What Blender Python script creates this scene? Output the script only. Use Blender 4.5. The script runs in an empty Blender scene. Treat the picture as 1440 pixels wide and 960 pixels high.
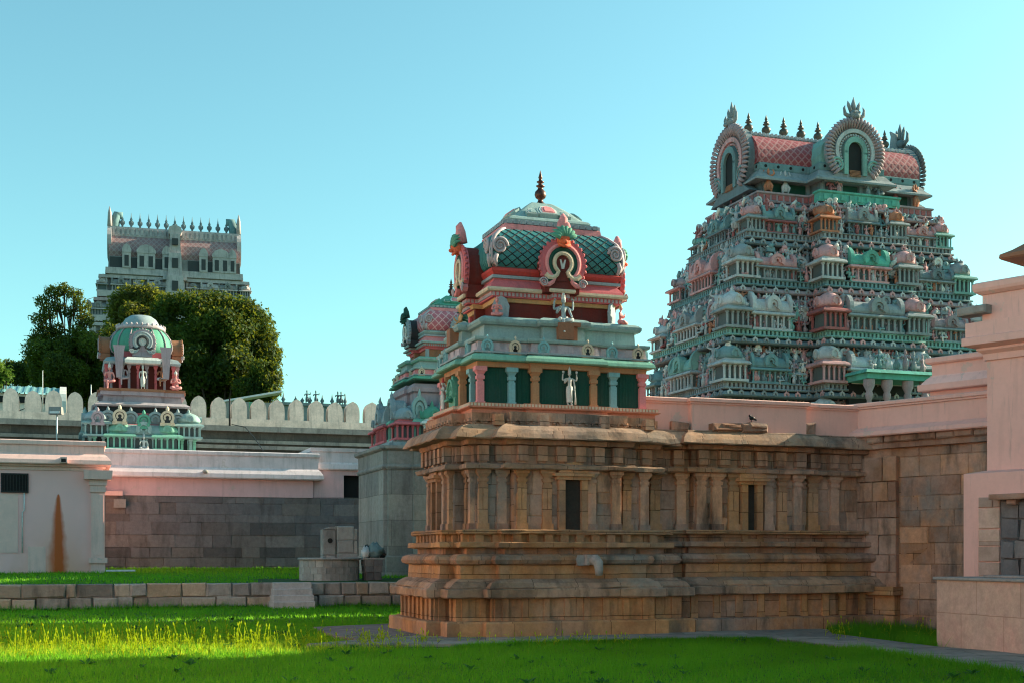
import bpy, bmesh, math, random
import numpy as np
from mathutils import Vector, Matrix
random.seed(7); np.random.seed(7)
S = bpy.context.scene
COL = S.collection
R = math.radians
PI = math.pi

# ------------------------------------------------------------------ camera
cd = bpy.data.cameras.new("Camera"); cam = bpy.data.objects.new("Camera", cd); COL.objects.link(cam)
EYE = 1.6; F = 1800.0; HOR = 780.0
cam.location = (0, 0, EYE); cam.rotation_euler = (R(90), 0, 0)
cd.sensor_width = 36; cd.sensor_fit = 'HORIZONTAL'; cd.lens = F/1440*36
cd.shift_y = (HOR-480)/1440
cd.clip_start = 0.1; cd.clip_end = 3000
S.camera = cam
# ------------------------------------------------------------------ world and sun
SUN_AZ, SUN_EL = 70.0, 22.0          # degrees to the right of the view direction, and up
W = bpy.data.worlds.new("World"); S.world = W; W.use_nodes = True
wn = W.node_tree.nodes; wl = W.node_tree.links
bg = wn["Background"]
sky = wn.new("ShaderNodeTexSky"); sky.sky_type = 'NISHITA'; sky.sun_disc = False
sky.sun_elevation = R(SUN_EL); sky.sun_rotation = R(SUN_AZ)
sky.air_density = 1.0; sky.dust_density = 1.2; sky.ozone_density = 1.5; sky.altitude = 50
tint = wn.new("ShaderNodeMix"); tint.data_type = 'RGBA'; tint.blend_type = 'MULTIPLY'
tint.inputs[0].default_value = 1.0; tint.inputs[7].default_value = (0.63, 1.0, 0.81, 1)
wl.new(sky.outputs[0], tint.inputs[6]); wl.new(tint.outputs[2], bg.inputs[0])
bg.inputs[1].default_value = 0.128
sd = bpy.data.lights.new("Sun", 'SUN'); sun = bpy.data.objects.new("Sun", sd); COL.objects.link(sun)
sd.energy = 5.0; sd.angle = R(0.5); sd.color = (1.0, 0.86, 0.62)
sdir = Vector((math.sin(R(SUN_AZ))*math.cos(R(SUN_EL)), math.cos(R(SUN_AZ))*math.cos(R(SUN_EL)), math.sin(R(SUN_EL))))
sun.rotation_euler = (-sdir).to_track_quat('-Z', 'Y').to_euler(); sun.location = (30, 30, 60)
S.view_settings.view_transform = 'Standard'; S.view_settings.look = 'None'
S.view_settings.gamma = 1.0; S.view_settings.exposure = 1.2
S.view_settings.use_curve_mapping = False
S.render.engine = 'CYCLES'
S.cycles.max_bounces = 6
S.cycles.pixel_filter_type = 'BLACKMAN_HARRIS'; S.cycles.filter_width = 1.15

# ------------------------------------------------------------------ helpers
TH = R(19.0)                                  # the whole temple is turned by this angle
U = Vector((math.cos(TH), math.sin(TH), 0)); V = Vector((-math.sin(TH), math.cos(TH), 0))
def at(px, py, d):                            # a spot seen at photo pixel (px,py), d metres away
    return Vector(((px-720)/F*d, d, EYE+(HOR-py)/F*d))
def gnd(px, py, z=0.0):
    d = (EYE-z)*F/(py-HOR); return Vector(((px-720)/F*d, d, z))
def rnd(a, b): return random.uniform(a, b)

class MB:
    """collects geometry; build() links it as ONE mesh object"""
    def __init__(s): s.v = []; s.f = []; s.m = []; s.sm = []; s.t = []; s.M = Matrix(); s.mi = 0; s.tone = 0.5; s.cuts = []
    def add(s, pts, faces, smooth=False):
        o = len(s.v); M = s.M
        s.v += [tuple(M @ Vector(p)) for p in pts]
        for f in faces:
            s.f.append(tuple(i+o for i in f)); s.m.append(s.mi); s.sm.append(smooth); s.t.append(s.tone)
        return s
    def box(s, x0, x1, y0, y1, z0, z1, tx=0, ty=0):
        p = [(x0,y0,z0),(x1,y0,z0),(x1,y1,z0),(x0,y1,z0),(x0+tx,y0+ty,z1),(x1-tx,y0+ty,z1),(x1-tx,y1-ty,z1),(x0+tx,y1-ty,z1)]
        return s.add(p, [(3,2,1,0),(4,5,6,7),(0,1,5,4),(1,2,6,5),(2,3,7,6),(3,0,4,7)])
    def block(s, x0, x1, y0, y1, z0, z1, b=0.012, j=0.0):
        """a dressed stone: front (-y) edges chamfered, corners a little off"""
        jj = lambda: rnd(-j, j)
        p = [(x0,y1,z0),(x1,y1,z0),(x1,y1,z1),(x0,y1,z1),
             (x0+jj(),y0+b,z0+jj()),(x1+jj(),y0+b,z0+jj()),(x1+jj(),y0+b,z1+jj()),(x0+jj(),y0+b,z1+jj()),
             (x0+b+jj(),y0+jj(),z0+b+jj()),(x1-b+jj(),y0+jj(),z0+b+jj()),(x1-b+jj(),y0+jj(),z1-b+jj()),(x0+b+jj(),y0+jj(),z1-b+jj())]
        return s.add(p, [(0,1,5,4),(1,2,6,5),(2,3,7,6),(3,0,4,7),(4,5,9,8),(5,6,10,9),(6,7,11,10),(7,4,8,11),(8,9,10,11)])
    def prism(s, poly, z0, z1):
        n = len(poly)
        p = [(x,y,z0) for x,y in poly]+[(x,y,z1) for x,y in poly]
        return s.add(p, [tuple(range(n-1,-1,-1)), tuple(range(n,2*n))]+[(i,(i+1)%n,n+(i+1)%n,n+i) for i in range(n)])
    def slab(s, poly, y0, y1):
        """outline in the x-z plane, thickness along y (front y0)"""
        n = len(poly)
        p = [(x,y0,z) for x,z in poly]+[(x,y1,z) for x,z in poly]
        return s.add(p, [tuple(range(n)), tuple(range(2*n-1,n-1,-1))]+[(i,n+i,n+(i+1)%n,(i+1)%n) for i in range(n)])
    def loft(s, plan, prof, cap=True, sub=0, jit=0.0, smooth=False):
        """mouldings: the outline pushed out by o at height z for every (o, z)"""
        rings = []
        for o, z in prof:
            q = offset(plan, o)
            if sub: q = subdiv(q, plan, sub)
            rings.append([(x+rnd(-jit,jit), y+rnd(-jit,jit), z+rnd(-jit,jit)*0.6) for x,y in q])
        n = len(rings[0]); pts = [p for r in rings for p in r]; fs = []
        for k in range(len(rings)-1):
            for i in range(n):
                j = (i+1)%n; fs.append((k*n+i, k*n+j, (k+1)*n+j, (k+1)*n+i))
        s.add(pts, fs, smooth)
        if cap:
            top = rings[-1]; s.add(top, [tuple(range(n))]); s.add(rings[0], [tuple(range(n-1,-1,-1))])
        return s
    def lathe(s, prof, n=16, c=(0,0,0), sq=0.0, smooth=True):
        pts = []; fs = []
        for r, z in prof:
            for i in range(n):
                a = 2*PI*(i+0.5)/n; k = 1.0
                if sq: k = 1+sq*(1/max(abs(math.cos(a)),abs(math.sin(a)))-1)
                pts.append((c[0]+r*k*math.cos(a), c[1]+r*k*math.sin(a), c[2]+z))
        m = len(prof)
        for k in range(m-1):
            for i in range(n):
                j = (i+1)%n; fs.append((k*n+i,k*n+j,(k+1)*n+j,(k+1)*n+i))
        s.add(pts, fs, smooth)
        s.add([pts[(m-1)*n+i] for i in range(n)], [tuple(range(n))])
        s.add([pts[i] for i in range(n)], [tuple(range(n-1,-1,-1))])
        return s
    def ball(s, c, r, n=10, m=7):
        r = (r,r,r) if not hasattr(r,'__len__') else r
        pts = [(c[0],c[1],c[2]-r[2])]; fs = []
        for k in range(1,m):
            t = -PI/2+PI*k/m
            for i in range(n):
                a = 2*PI*i/n; pts.append((c[0]+r[0]*math.cos(t)*math.cos(a), c[1]+r[1]*math.cos(t)*math.sin(a), c[2]+r[2]*math.sin(t)))
        pts.append((c[0],c[1],c[2]+r[2])); e = len(pts)-1
        for i in range(n):
            j = (i+1)%n; fs.append((0,1+j,1+i)); fs.append((e,1+(m-2)*n+i,1+(m-2)*n+j))
            for k in range(m-2): fs.append((1+k*n+i,1+k*n+j,1+(k+1)*n+j,1+(k+1)*n+i))
        return s.add(pts, fs, True)
    def tube(s, path, rad, n=6, smooth=True):
        P = [Vector(p) for p in path]
        if not hasattr(rad,'__len__'): rad = [rad]*len(P)
        pts = []; fs = []
        up = None
        for k, p in enumerate(P):
            t = (P[min(k+1,len(P)-1)]-P[max(k-1,0)])
            if t.length < 1e-9: t = Vector((0,0,1))
            t.normalize()
            if up is None: up = t.orthogonal().normalized()
            a = (up-t*up.dot(t))
            if a.length < 1e-6: a = t.orthogonal()
            a.normalize(); up = a; b = t.cross(a)
            for i in range(n):
                q = 2*PI*i/n; pts.append(tuple(p+(a*math.cos(q)+b*math.sin(q))*rad[k]))
        for k in range(len(P)-1):
            for i in range(n):
                j = (i+1)%n; fs.append((k*n+i,k*n+j,(k+1)*n+j,(k+1)*n+i))
        e = (len(P)-1)*n
        fs.append(tuple(range(n-1,-1,-1))); fs.append(tuple(range(e,e+n)))
        return s.add(pts, fs, smooth)
    def arch(s, r0, r1, y0, y1, a0=-40, a1=220, n=22, sx=1.0, c=(0,0), foot=0.0):
        """flat horseshoe band in the x-z plane, radii r0<r1, front y0; feet curl outward"""
        pts = []; fs = []
        for i in range(n+1):
            a = R(a0+(a1-a0)*i/n)
            for r, y in ((r0,y0),(r1,y0),(r1,y1),(r0,y1)):
                pts.append((c[0]+sx*r*math.cos(a), y, c[1]+r*math.sin(a)))
        for i in range(n):
            for k in range(4):
                l = (k+1)%4; fs.append((i*4+k,i*4+l,(i+1)*4+l,(i+1)*4+k))
        fs.append((3,2,1,0)); fs.append((n*4,n*4+1,n*4+2,n*4+3))
        s.add(pts, fs)
        if foot:
            for a in (a0, a1):
                rm = (r0+r1)/2; x = c[0]+sx*rm*math.cos(R(a)); z = c[1]+rm*math.sin(R(a))
                dx = 1 if math.cos(R(a)) > 0 else -1
                s.disc(x+dx*foot*0.5, z, foot, y0-0.004, y1)
        return s
    def disc(s, x, z, r, y0, y1, n=14):
        return s.slab([(x+r*math.cos(2*PI*i/n), z+r*math.sin(2*PI*i/n)) for i in range(n)], y0, y1)
    def mesh(s, name):
        me = bpy.data.meshes.new(name)
        me.from_pydata(s.v, [], s.f); me.update()
        n = len(me.polygons)
        me.polygons.foreach_set('material_index', s.m); me.polygons.foreach_set('use_smooth', s.sm)
        if n:
            bm = bmesh.new(); bm.from_mesh(me); bmesh.ops.recalc_face_normals(bm, faces=bm.faces[:]); bm.to_mesh(me); bm.free()
            at_ = me.attributes.new('tone', 'FLOAT', 'FACE'); at_.data.foreach_set('value', s.t)
            nor = np.empty(n*3, np.float32); me.polygons.foreach_get('normal', nor); nor = nor.reshape(-1,3)
            tot = np.empty(n, np.int32); me.polygons.foreach_get('loop_total', tot)
            li = np.empty(len(me.loops), np.int32); me.loops.foreach_get('vertex_index', li)
            co = np.empty(len(me.vertices)*3, np.float32); me.vertices.foreach_get('co', co); co = co.reshape(-1,3)
            N = np.repeat(nor, tot, axis=0); P = co[li]
            h = np.hypot(N[:,0], N[:,1]); flat = np.abs(N[:,2]) > 0.85; h[h < 1e-6] = 1
            uv = np.stack([(-N[:,1]*P[:,0]+N[:,0]*P[:,1])/h, P[:,2]], 1)
            uv[flat] = P[flat][:,:2]
            ul = me.uv_layers.new(name='UVMap'); ul.data.foreach_set('uv', uv.astype(np.float32).ravel())
        return me
    def cut(s): s.cuts.append(len(s.f)); return s        # the next shapes belong to another piece
    def build(s, name, mats, parent=None, loc=None, rz=0.0):
        if s.cuts:
            e = sorted(set([0]+s.cuts+[len(s.f)])); out = []
            for a, b in zip(e, e[1:]):
                q = MB(); ids = {}
                for k in range(a, b):
                    q.f.append(tuple(ids.setdefault(i, len(ids)) for i in s.f[k]))
                q.v = [s.v[i] for i in ids]; q.m = s.m[a:b]; q.sm = s.sm[a:b]; q.t = s.t[a:b]
                out.append(q.build(name, mats, parent, loc, rz))
            return out[0]
        me = s.mesh(name)
        for m in (mats if isinstance(mats, (list,tuple)) else [mats]): me.materials.append(m)
        o = bpy.data.objects.new(name, me); COL.objects.link(o)
        if parent: o.parent = parent
        if loc is not None: o.location = loc
        o.rotation_euler.z = rz
        return o

def offset(poly, d):
    if abs(d) < 1e-9: return list(poly)
    n = len(poly); out = []
    for i in range(n):
        a = Vector(poly[i-1]); b = Vector(poly[i]); c = Vector(poly[(i+1)%n])
        e1 = (b-a).normalized(); e2 = (c-b).normalized()
        n1 = Vector((e1.y,-e1.x)); n2 = Vector((e2.y,-e2.x))
        k = n1+n2; q = k.dot(n1)
        out.append(tuple(b+k*(d/q)) if abs(q) > 1e-6 else tuple(b+n1*d))
    return out
def subdiv(q, plan, step):
    out = []; n = len(q)
    for i in range(n):
        a = Vector(q[i]); b = Vector(q[(i+1)%n]); L = (Vector(plan[(i+1)%n])-Vector(plan[i])).length
        k = max(1, int(round(L/step)))
        for j in range(k): out.append(tuple(a.lerp(b, j/k)))
    return out
def ratha(hx, hy, w=0, p=0, sides='FLRB', w2=0, p2=0):
    """rectangle (CCW) with a projecting bay in the middle of the sides"""
    pts = []
    for side, (cx, ex, hn, ht) in zip('FRBL', (((0,-1),(1,0),hy,hx), ((1,0),(0,1),hx,hy), ((0,1),(-1,0),hy,hx), ((-1,0),(0,-1),hx,hy))):
        def q(t, n): return (cx[0]*n+ex[0]*t, cx[1]*n+ex[1]*t)
        pts.append(q(-ht, hn))
        if p and side in sides:
            pts += [q(-w, hn), q(-w, hn+p)]
            if p2: pts += [q(-w2, hn+p), q(-w2, hn+p+p2), q(w2, hn+p+p2), q(w2, hn+p)]
            pts += [q(w, hn+p), q(w, hn)]
    return pts
def along(poly, step, sides=None):
    """spots along the outline: (position, angle of the edge, edge length)"""
    n = len(poly)
    for i in range(n):
        a = Vector(poly[i]); b = Vector(poly[(i+1)%n]); e = b-a; L = e.length
        k = max(1, int(round(L/step)))
        for j in range(k): yield a.lerp(b, (j+0.5)/k), math.atan2(e.y, e.x), L/k
def RZ(a): return Matrix.Rotation(a, 4, 'Z')
def T(x, y, z): return Matrix.Translation((x, y, z))

def tag(o, label=None, cat=None, group=None, kind=None):
    if label: o['label'] = label
    if cat: o['category'] = cat
    if group: o['group'] = group
    if kind: o['kind'] = kind
    return o
def thing(name, label, cat, loc=(0,0,0), rz=0.0, group=None):
    o = bpy.data.objects.new(name, None); COL.objects.link(o); o.empty_display_size = 0.3
    o.location = loc; o.rotation_euler = (0,0,rz)
    return tag(o, label, cat, group)
def copy_part(src, parent, loc, rz=0.0, sc=1.0):
    c = src.copy(); COL.objects.link(c); c.parent = parent; c.location = loc; c.rotation_euler = (0,0,rz); c.scale = (sc,)*3 if not hasattr(sc,'__len__') else sc
    for ch in list(src.children):
        d = ch.copy(); COL.objects.link(d); d.parent = c
    return c

# ------------------------------------------------------------------ materials
def nodes(name):
    m = bpy.data.materials.new(name); m.use_nodes = True
    nt = m.node_tree; return m, nt.nodes, nt.links, nt.nodes["Principled BSDF"]
def N_(nn, t, **k):
    n = nn.new(t)
    for a, b in k.items(): setattr(n, a, b)
    return n
def mixc(nn, ll, fac, a, b, mode='MIX'):
    n = nn.new("ShaderNodeMix"); n.data_type = 'RGBA'; n.blend_type = mode
    for i, x in ((0,fac),(6,a),(7,b)):
        if hasattr(x, 'is_linked'): ll.new(x, n.inputs[i])
        else: n.inputs[i].default_value = x if i == 0 else (*x, 1)
    return n.outputs[2]
def ramp(nn, ll, src, stops):
    n = nn.new("ShaderNodeValToRGB"); ll.new(src, n.inputs[0]); e = n.color_ramp.elements
    while len(e) < len(stops): e.new(0.5)
    for x, (p, c) in zip(e, stops): x.position = p; x.color = (*c, 1) if hasattr(c,'__len__') else (c,c,c,1)
    return n.outputs[0]
def noise(nn, ll, vec, scale, detail=4, rough=0.6, sc=None):
    n = nn.new("ShaderNodeTexNoise"); n.inputs['Scale'].default_value = scale; n.inputs['Detail'].default_value = detail; n.inputs['Roughness'].default_value = rough
    if sc:
        mp = nn.new("ShaderNodeMapping"); mp.inputs['Scale'].default_value = sc; ll.new(vec, mp.inputs[0]); vec = mp.outputs[0]
    ll.new(vec, n.inputs['Vector']); return n.outputs[0]
def bump(nn, ll, bs, h, dist=0.01, st=0.6):
    b = nn.new("ShaderNodeBump"); b.inputs['Strength'].default_value = st; b.inputs['Distance'].default_value = dist
    ll.new(h, b.inputs['Height']); ll.new(b.outputs[0], bs.inputs['Normal'])
def scale3(c, k): return tuple(min(1, x*k) for x in c)

def plaster(name, c, dirt=0.35, rough=0.75, dcol=None, fine=9.0, streak=True, bd=0.006, grain=0.5, peel=0.0):
    """painted plaster or cement, weathered"""
    m, nn, ll, bs = nodes(name)
    geo = nn.new("ShaderNodeNewGeometry"); P = geo.outputs['Position']
    dcol = dcol or tuple(0.45*x+0.06 for x in c)
    big = noise(nn, ll, P, 1.3, 5, 0.65)
    f1 = ramp(nn, ll, big, [(0.40, 0.0), (0.72, dirt)])
    col = mixc(nn, ll, f1, c, dcol)
    if streak:
        st = noise(nn, ll, P, 1.0, 4, 0.6, sc=(5.0,5.0,0.5))
        f2 = ramp(nn, ll, st, [(0.52, 0.0), (0.78, dirt*1.3)])
        col = mixc(nn, ll, f2, col, scale3(dcol, 0.7))
    if peel:
        pn = noise(nn, ll, P, 1.1, 8, 0.62)
        col = mixc(nn, ll, ramp(nn, ll, pn, [(0.635, 0.0), (0.65, peel)]), col, (0.50,0.45,0.40))
        mo = noise(nn, ll, P, 1.0, 6, 0.7, sc=(9.0,9.0,0.8))
        col = mixc(nn, ll, ramp(nn, ll, mo, [(0.60, 0.0), (0.75, peel*0.7)]), col, (0.16,0.15,0.14))
    fn = noise(nn, ll, P, fine*3, 6, 0.7)
    col = mixc(nn, ll, grain, col, ramp(nn, ll, fn, [(0.3, 0.55), (0.7, 1.0)]), 'MULTIPLY')
    ll.new(col, bs.inputs['Base Color']); bs.inputs['Roughness'].default_value = rough
    bs.inputs['Specular IOR Level'].default_value = 0.3
    bump(nn, ll, bs, fn, bd)
    return m
def stone(name, cols, dark=(0.05,0.045,0.04), stain=0.5, joints=None, jcol=(0.05,0.04,0.03), bd=0.015, tone=0.0, patch=0.0):
    """weathered stone; cols = three tints; joints = (block length, course height)"""
    m, nn, ll, bs = nodes(name)
    geo = nn.new("ShaderNodeNewGeometry"); P = geo.outputs['Position']
    a = noise(nn, ll, P, 0.9, 6, 0.65)
    col = ramp(nn, ll, a, [(0.33, cols[0]), (0.5, cols[1]), (0.66, cols[2])])
    if tone:
        t = nn.new("ShaderNodeAttribute"); t.attribute_name = 'tone'
        tc = ramp(nn, ll, t.outputs['Fac'], [(0.0, scale3(cols[0],0.5)), (0.25, cols[1]), (0.5, scale3(cols[0],.8)), (0.8, cols[2]), (1.0, scale3(cols[1],1.35))])
        col = mixc(nn, ll, tone, col, tc)
    if patch:
        pn = noise(nn, ll, P, 0.55, 5, 0.6); col = mixc(nn, ll, ramp(nn, ll, pn, [(0.46,0.0),(0.62,patch)]), col, (0.60,0.40,0.32))
        pn = noise(nn, ll, P, 0.8, 5, 0.65, sc=(1,1,0.7)); col = mixc(nn, ll, ramp(nn, ll, pn, [(0.50,0.0),(0.64,patch)]), col, (0.31,0.285,0.26))
    b = noise(nn, ll, P, 6.0, 6, 0.7)
    col = mixc(nn, ll, 0.55, col, ramp(nn, ll, b, [(0.28, 0.45), (0.72, 1.0)]), 'MULTIPLY')
    s1 = noise(nn, ll, P, 1.0, 5, 0.65, sc=(2.2,2.2,0.55))
    col = mixc(nn, ll, ramp(nn, ll, s1, [(0.50, 0.0), (0.70, stain)]), col, dark)
    h = noise(nn, ll, P, 22.0, 6, 0.75)
    col = mixc(nn, ll, 0.35, col, ramp(nn, ll, h, [(0.3, 0.5), (0.7, 1.0)]), 'MULTIPLY')
    hh = nn.new("ShaderNodeMath"); hh.operation = 'ADD'; ll.new(h, hh.inputs[0]); ll.new(b, hh.inputs[1]); H = hh.outputs[0]
    if joints:
        uv = nn.new("ShaderNodeUVMap")
        br = nn.new("ShaderNodeTexBrick"); br.offset = 0.37; br.inputs['Scale'].default_value = 1.0
        br.inputs['Brick Width'].default_value = joints[0]; br.inputs['Row Height'].default_value = joints[1]
        br.inputs['Mortar Size'].default_value = 0.006; br.inputs['Mortar Smooth'].default_value = 0.3
        br.inputs['Color1'].default_value = (1.05,1.0,0.95,1); br.inputs['Color2'].default_value = (0.62,0.62,0.62,1); br.inputs['Mortar'].default_value = (*scale3(jcol,2.0),1)
        mp = nn.new("ShaderNodeMixRGB"); mp.blend_type = 'ADD'; mp.inputs[0].default_value = 0.02
        nz = nn.new("ShaderNodeTexNoise"); nz.inputs['Scale'].default_value = 3; ll.new(uv.outputs[0], nz.inputs['Vector'])
        ll.new(uv.outputs[0], mp.inputs[1]); ll.new(nz.outputs['Color'], mp.inputs[2]); ll.new(mp.outputs[0], br.inputs['Vector'])
        col = mixc(nn, ll, 0.85, col, br.outputs['Color'], 'MULTIPLY')
        inv = nn.new("ShaderNodeMath"); inv.operation = 'MULTIPLY_ADD'; inv.inputs[1].default_value = -1.2; ll.new(br.outputs['Fac'], inv.inputs[0]); ll.new(H, inv.inputs[2]); H = inv.outputs[0]
    ll.new(col, bs.inputs['Base Color']); bs.inputs['Roughness'].default_value = 0.88; bs.inputs['Specular IOR Level'].default_value = 0.2
    bump(nn, ll, bs, H, bd, 0.7)
    return m
def lattice_mat(name, c, line, s=6.0, w=0.12, dirt=0.3):
    """diamond tile pattern in relief"""
    m, nn, ll, bs = nodes(name)
    uv = nn.new("ShaderNodeUVMap"); sp = nn.new("ShaderNodeSeparateXYZ"); ll.new(uv.outputs[0], sp.inputs[0])
    def M(op, a, b=None):
        n = nn.new("ShaderNodeMath"); n.operation = op
        for i, x in ((0,a),(1,b)):
            if x is None: continue
            if hasattr(x,'is_linked'): ll.new(x, n.inputs[i])
            else: n.inputs[i].default_value = x
        return n.outputs[0]
    q = []
    for op in ('ADD','SUBTRACT'):
        t = M('FRACT', M('MULTIPLY', M(op, sp.outputs[0], sp.outputs[1]), s))
        q.append(M('ABSOLUTE', M('SUBTRACT', t, 0.5)))
    d = M('MAXIMUM', q[0], q[1]); msk = M('GREATER_THAN', d, 0.5-w)
    geo = nn.new("ShaderNodeNewGeometry"); b = noise(nn, ll, geo.outputs['Position'], 2.0, 5, 0.7)
    cc = mixc(nn, ll, ramp(nn, ll, b, [(0.4,0.0),(0.7,dirt)]), c, scale3(c,0.4))
    col = mixc(nn, ll, msk, cc, line)
    ll.new(col, bs.inputs['Base Color']); bs.inputs['Roughness'].default_value = 0.6
    bump(nn, ll, bs, d, -0.02, 0.6)
    return m
def foliage(name, c1, c2, tr=0.4, trc=None):
    m, nn, ll, bs = nodes(name)
    geo = nn.new("ShaderNodeNewGeometry")
    a = noise(nn, ll, geo.outputs['Position'], 0.7, 4, 0.6)
    oi = nn.new("ShaderNodeAttribute"); oi.attribute_name = 'tone'
    f = nn.new("ShaderNodeMath"); f.operation = 'MULTIPLY_ADD'; f.inputs[1].default_value = 0.5; ll.new(oi.outputs['Fac'], f.inputs[0]); ll.new(a, f.inputs[2])
    col = ramp(nn, ll, f.outputs[0], [(0.45, c1), (0.95, c2)])
    ll.new(col, bs.inputs['Base Color']); bs.inputs['Roughness'].default_value = 0.6; bs.inputs['Specular IOR Level'].default_value = 0.25
    t = nn.new("ShaderNodeBsdfTranslucent"); mx = nn.new("ShaderNodeMixShader"); mx.inputs[0].default_value = tr
    tc = mixc(nn, ll, 0.6, col, trc or scale3(c2,1.6)); ll.new(tc, t.inputs[0])
    ll.new(bs.outputs[0], mx.inputs[1]); ll.new(t.outputs[0], mx.inputs[2])
    ll.new(mx.outputs[0], nn["Material Output"].inputs[0])
    return m
def metal(name, c, rough=0.45, met=0.6):
    m, nn, ll, bs = nodes(name)
    geo = nn.new("ShaderNodeNewGeometry"); b = noise(nn, ll, geo.outputs['Position'], 8.0, 5, 0.7)
    ll.new(mixc(nn, ll, ramp(nn, ll, b, [(0.4,0.0),(0.75,0.6)]), c, scale3(c,0.5)), bs.inputs['Base Color'])
    bs.inputs['Roughness'].default_value = rough; bs.inputs['Metallic'].default_value = met
    return m

M = {}
# painted plaster of the small shrines
for k, c, d in (('pink',(0.80,0.29,0.30),.3),('rose',(0.66,0.15,0.17),.35),('salmon',(0.66,0.26,0.17),.3),('cyan',(0.24,0.50,0.53),.3),
                ('teal_pale',(0.30,0.44,0.43),.35),('green',(0.10,0.36,0.25),.35),('mint',(0.22,0.50,0.38),.35),('tan',(0.50,0.26,0.13),.3),
                ('ochre',(0.62,0.37,0.17),.3),('dark_green',(0.006,0.075,0.05),.3),('maroon',(0.16,0.022,0.016),.25),('mauve',(0.50,0.43,0.46),.35),
                ('cream',(0.72,0.60,0.44),.3),('white_paint',(0.74,0.74,0.70),.3),('grey_blue',(0.33,0.40,0.43),.35),('red',(0.60,0.07,0.06),.3),
                ('lilac',(0.42,0.33,0.37),.35),('dark_plaster',(0.035,0.04,0.045),.3),('orange_red',(0.75,0.14,0.05),.25),('brown',(0.35,0.15,0.08),.3)):
    M[k] = plaster('paint_'+k, c, d+0.15)
# gopuram plaster: the same paints after years of weather
for k, c in (('g_teal',(0.18,0.32,0.34)),('g_grey',(0.30,0.34,0.36)),('g_mint',(0.23,0.45,0.41)),('g_turq',(0.12,0.46,0.37)),('g_pink',(0.68,0.36,0.37)),
             ('g_rose',(0.40,0.12,0.12)),('far_grey',(0.56,0.48,0.48)),('far_pink',(0.46,0.33,0.33)),('far_slate',(0.30,0.28,0.28)),('g_gap_shade',(0.11,0.13,0.13)),('g_slate',(0.17,0.23,0.26)),('g_pale',(0.52,0.55,0.57)),('g_mauve',(0.40,0.31,0.34)),('g_orange',(0.52,0.20,0.11))):  # the darkest one paints shade into the gaps behind pavilions and figures
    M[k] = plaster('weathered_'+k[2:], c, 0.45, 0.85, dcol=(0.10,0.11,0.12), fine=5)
M['pink_wall'] = plaster('pink_wall_paint', (0.80,0.47,0.41), 0.2, 0.8, dcol=(0.42,0.24,0.21), fine=4, grain=0.14, peel=0.5)
M['pale_pink'] = plaster('pale_pink_wall_paint', (0.88,0.56,0.51), 0.25, 0.8, dcol=(0.36,0.27,0.26), fine=4, grain=0.14, peel=0.5)
M['lilac_wall'] = plaster('lilac_wall_paint', (0.72,0.48,0.50), 0.25, 0.8, fine=4, grain=0.14, peel=0.5)
M['white_wall'] = plaster('grey_white_wall_paint', (0.74,0.64,0.67), 0.35, 0.8, dcol=(0.28,0.27,0.27), fine=4, grain=0.14, peel=0.5)
M['limewash'] = plaster('old_limewash', (0.97,0.77,0.66), 0.42, 0.9, dcol=(0.20,0.19,0.17), fine=3)
M['pink_plinth'] = stone('pink_faded_paint', ((0.74,0.47,0.40),(0.66,0.49,0.40),(0.78,0.54,0.47)), stain=0.35, dark=(0.50,0.42,0.36), joints=(1.1,0.62), jcol=(0.3,0.24,0.2), bd=0.006)
M['grey_cement'] = plaster('grey_cement', (0.33,0.32,0.30), 0.4, 0.9, fine=4)
M['concrete'] = stone('path_slabs', ((0.34,0.30,0.27),(0.46,0.41,0.36),(0.40,0.37,0.34)), stain=0.55, joints=(1.3,0.9), jcol=(0.04,0.04,0.03), bd=0.02)
M['sandstone'] = stone('brown_sandstone', ((0.43,0.215,0.125),(0.64,0.33,0.175),(0.54,0.345,0.23)), patch=0.85, stain=0.7, joints=(0.83,0.33))
M['sandblock'] = stone('sandstone_blocks', ((0.42,0.22,0.15),(0.64,0.34,0.195),(0.52,0.335,0.24)), patch=0.85, stain=0.75, tone=0.85)
M['foot_stone'] = stone('orange_sandstone', ((0.54,0.255,0.115),(0.70,0.37,0.17),(0.58,0.36,0.21)), patch=0.4, stain=0.5, joints=(1.05,0.42))
M['grey_sandstone'] = stone('grey_weathered_sandstone', ((0.44,0.29,0.21),(0.58,0.36,0.23),(0.47,0.375,0.30)), patch=0.6, stain=0.7, joints=(0.95,0.6))
M['dark_stone'] = stone('dark_niche_stone', ((0.05,0.045,0.04),(0.07,0.055,0.045),(0.04,0.04,0.04)), stain=0.3)
M['grey_block'] = stone('grey_stone_blocks', ((0.20,0.195,0.21),(0.27,0.24,0.225),(0.225,0.225,0.24)), stain=0.5, tone=0.75)
M['wall_block'] = stone('retaining_wall_stone', ((0.40,0.38,0.38),(0.58,0.43,0.31),(0.50,0.46,0.44)), stain=0.6, tone=0.8, dark=(0.06,0.055,0.05))
M['grey_pier'] = stone('pale_grey_stone', ((0.40,0.385,0.37),(0.48,0.45,0.42),(0.44,0.43,0.42)), stain=0.4, joints=(2.2,0.98))
M['dark_wall'] = stone('dark_grey_stone', ((0.12,0.115,0.11),(0.17,0.155,0.14),(0.14,0.135,0.13)), stain=0.5, joints=(2.0,0.7))
M['step_stone'] = stone('whitish_step_stone', ((0.62,0.60,0.60),(0.70,0.66,0.65),(0.66,0.65,0.65)), stain=0.2, tone=0.2)
M['pale_stone'] = stone('pale_granite', ((0.44,0.40,0.38),(0.52,0.47,0.43),(0.48,0.45,0.43)), stain=0.4, tone=0.4)
M['far_dark'] = plaster('far_shaded_opening', (0.06,0.06,0.065), 0.2)
M['void'] = plaster('unlit_interior', (0.012,0.012,0.013), 0.1)
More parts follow.
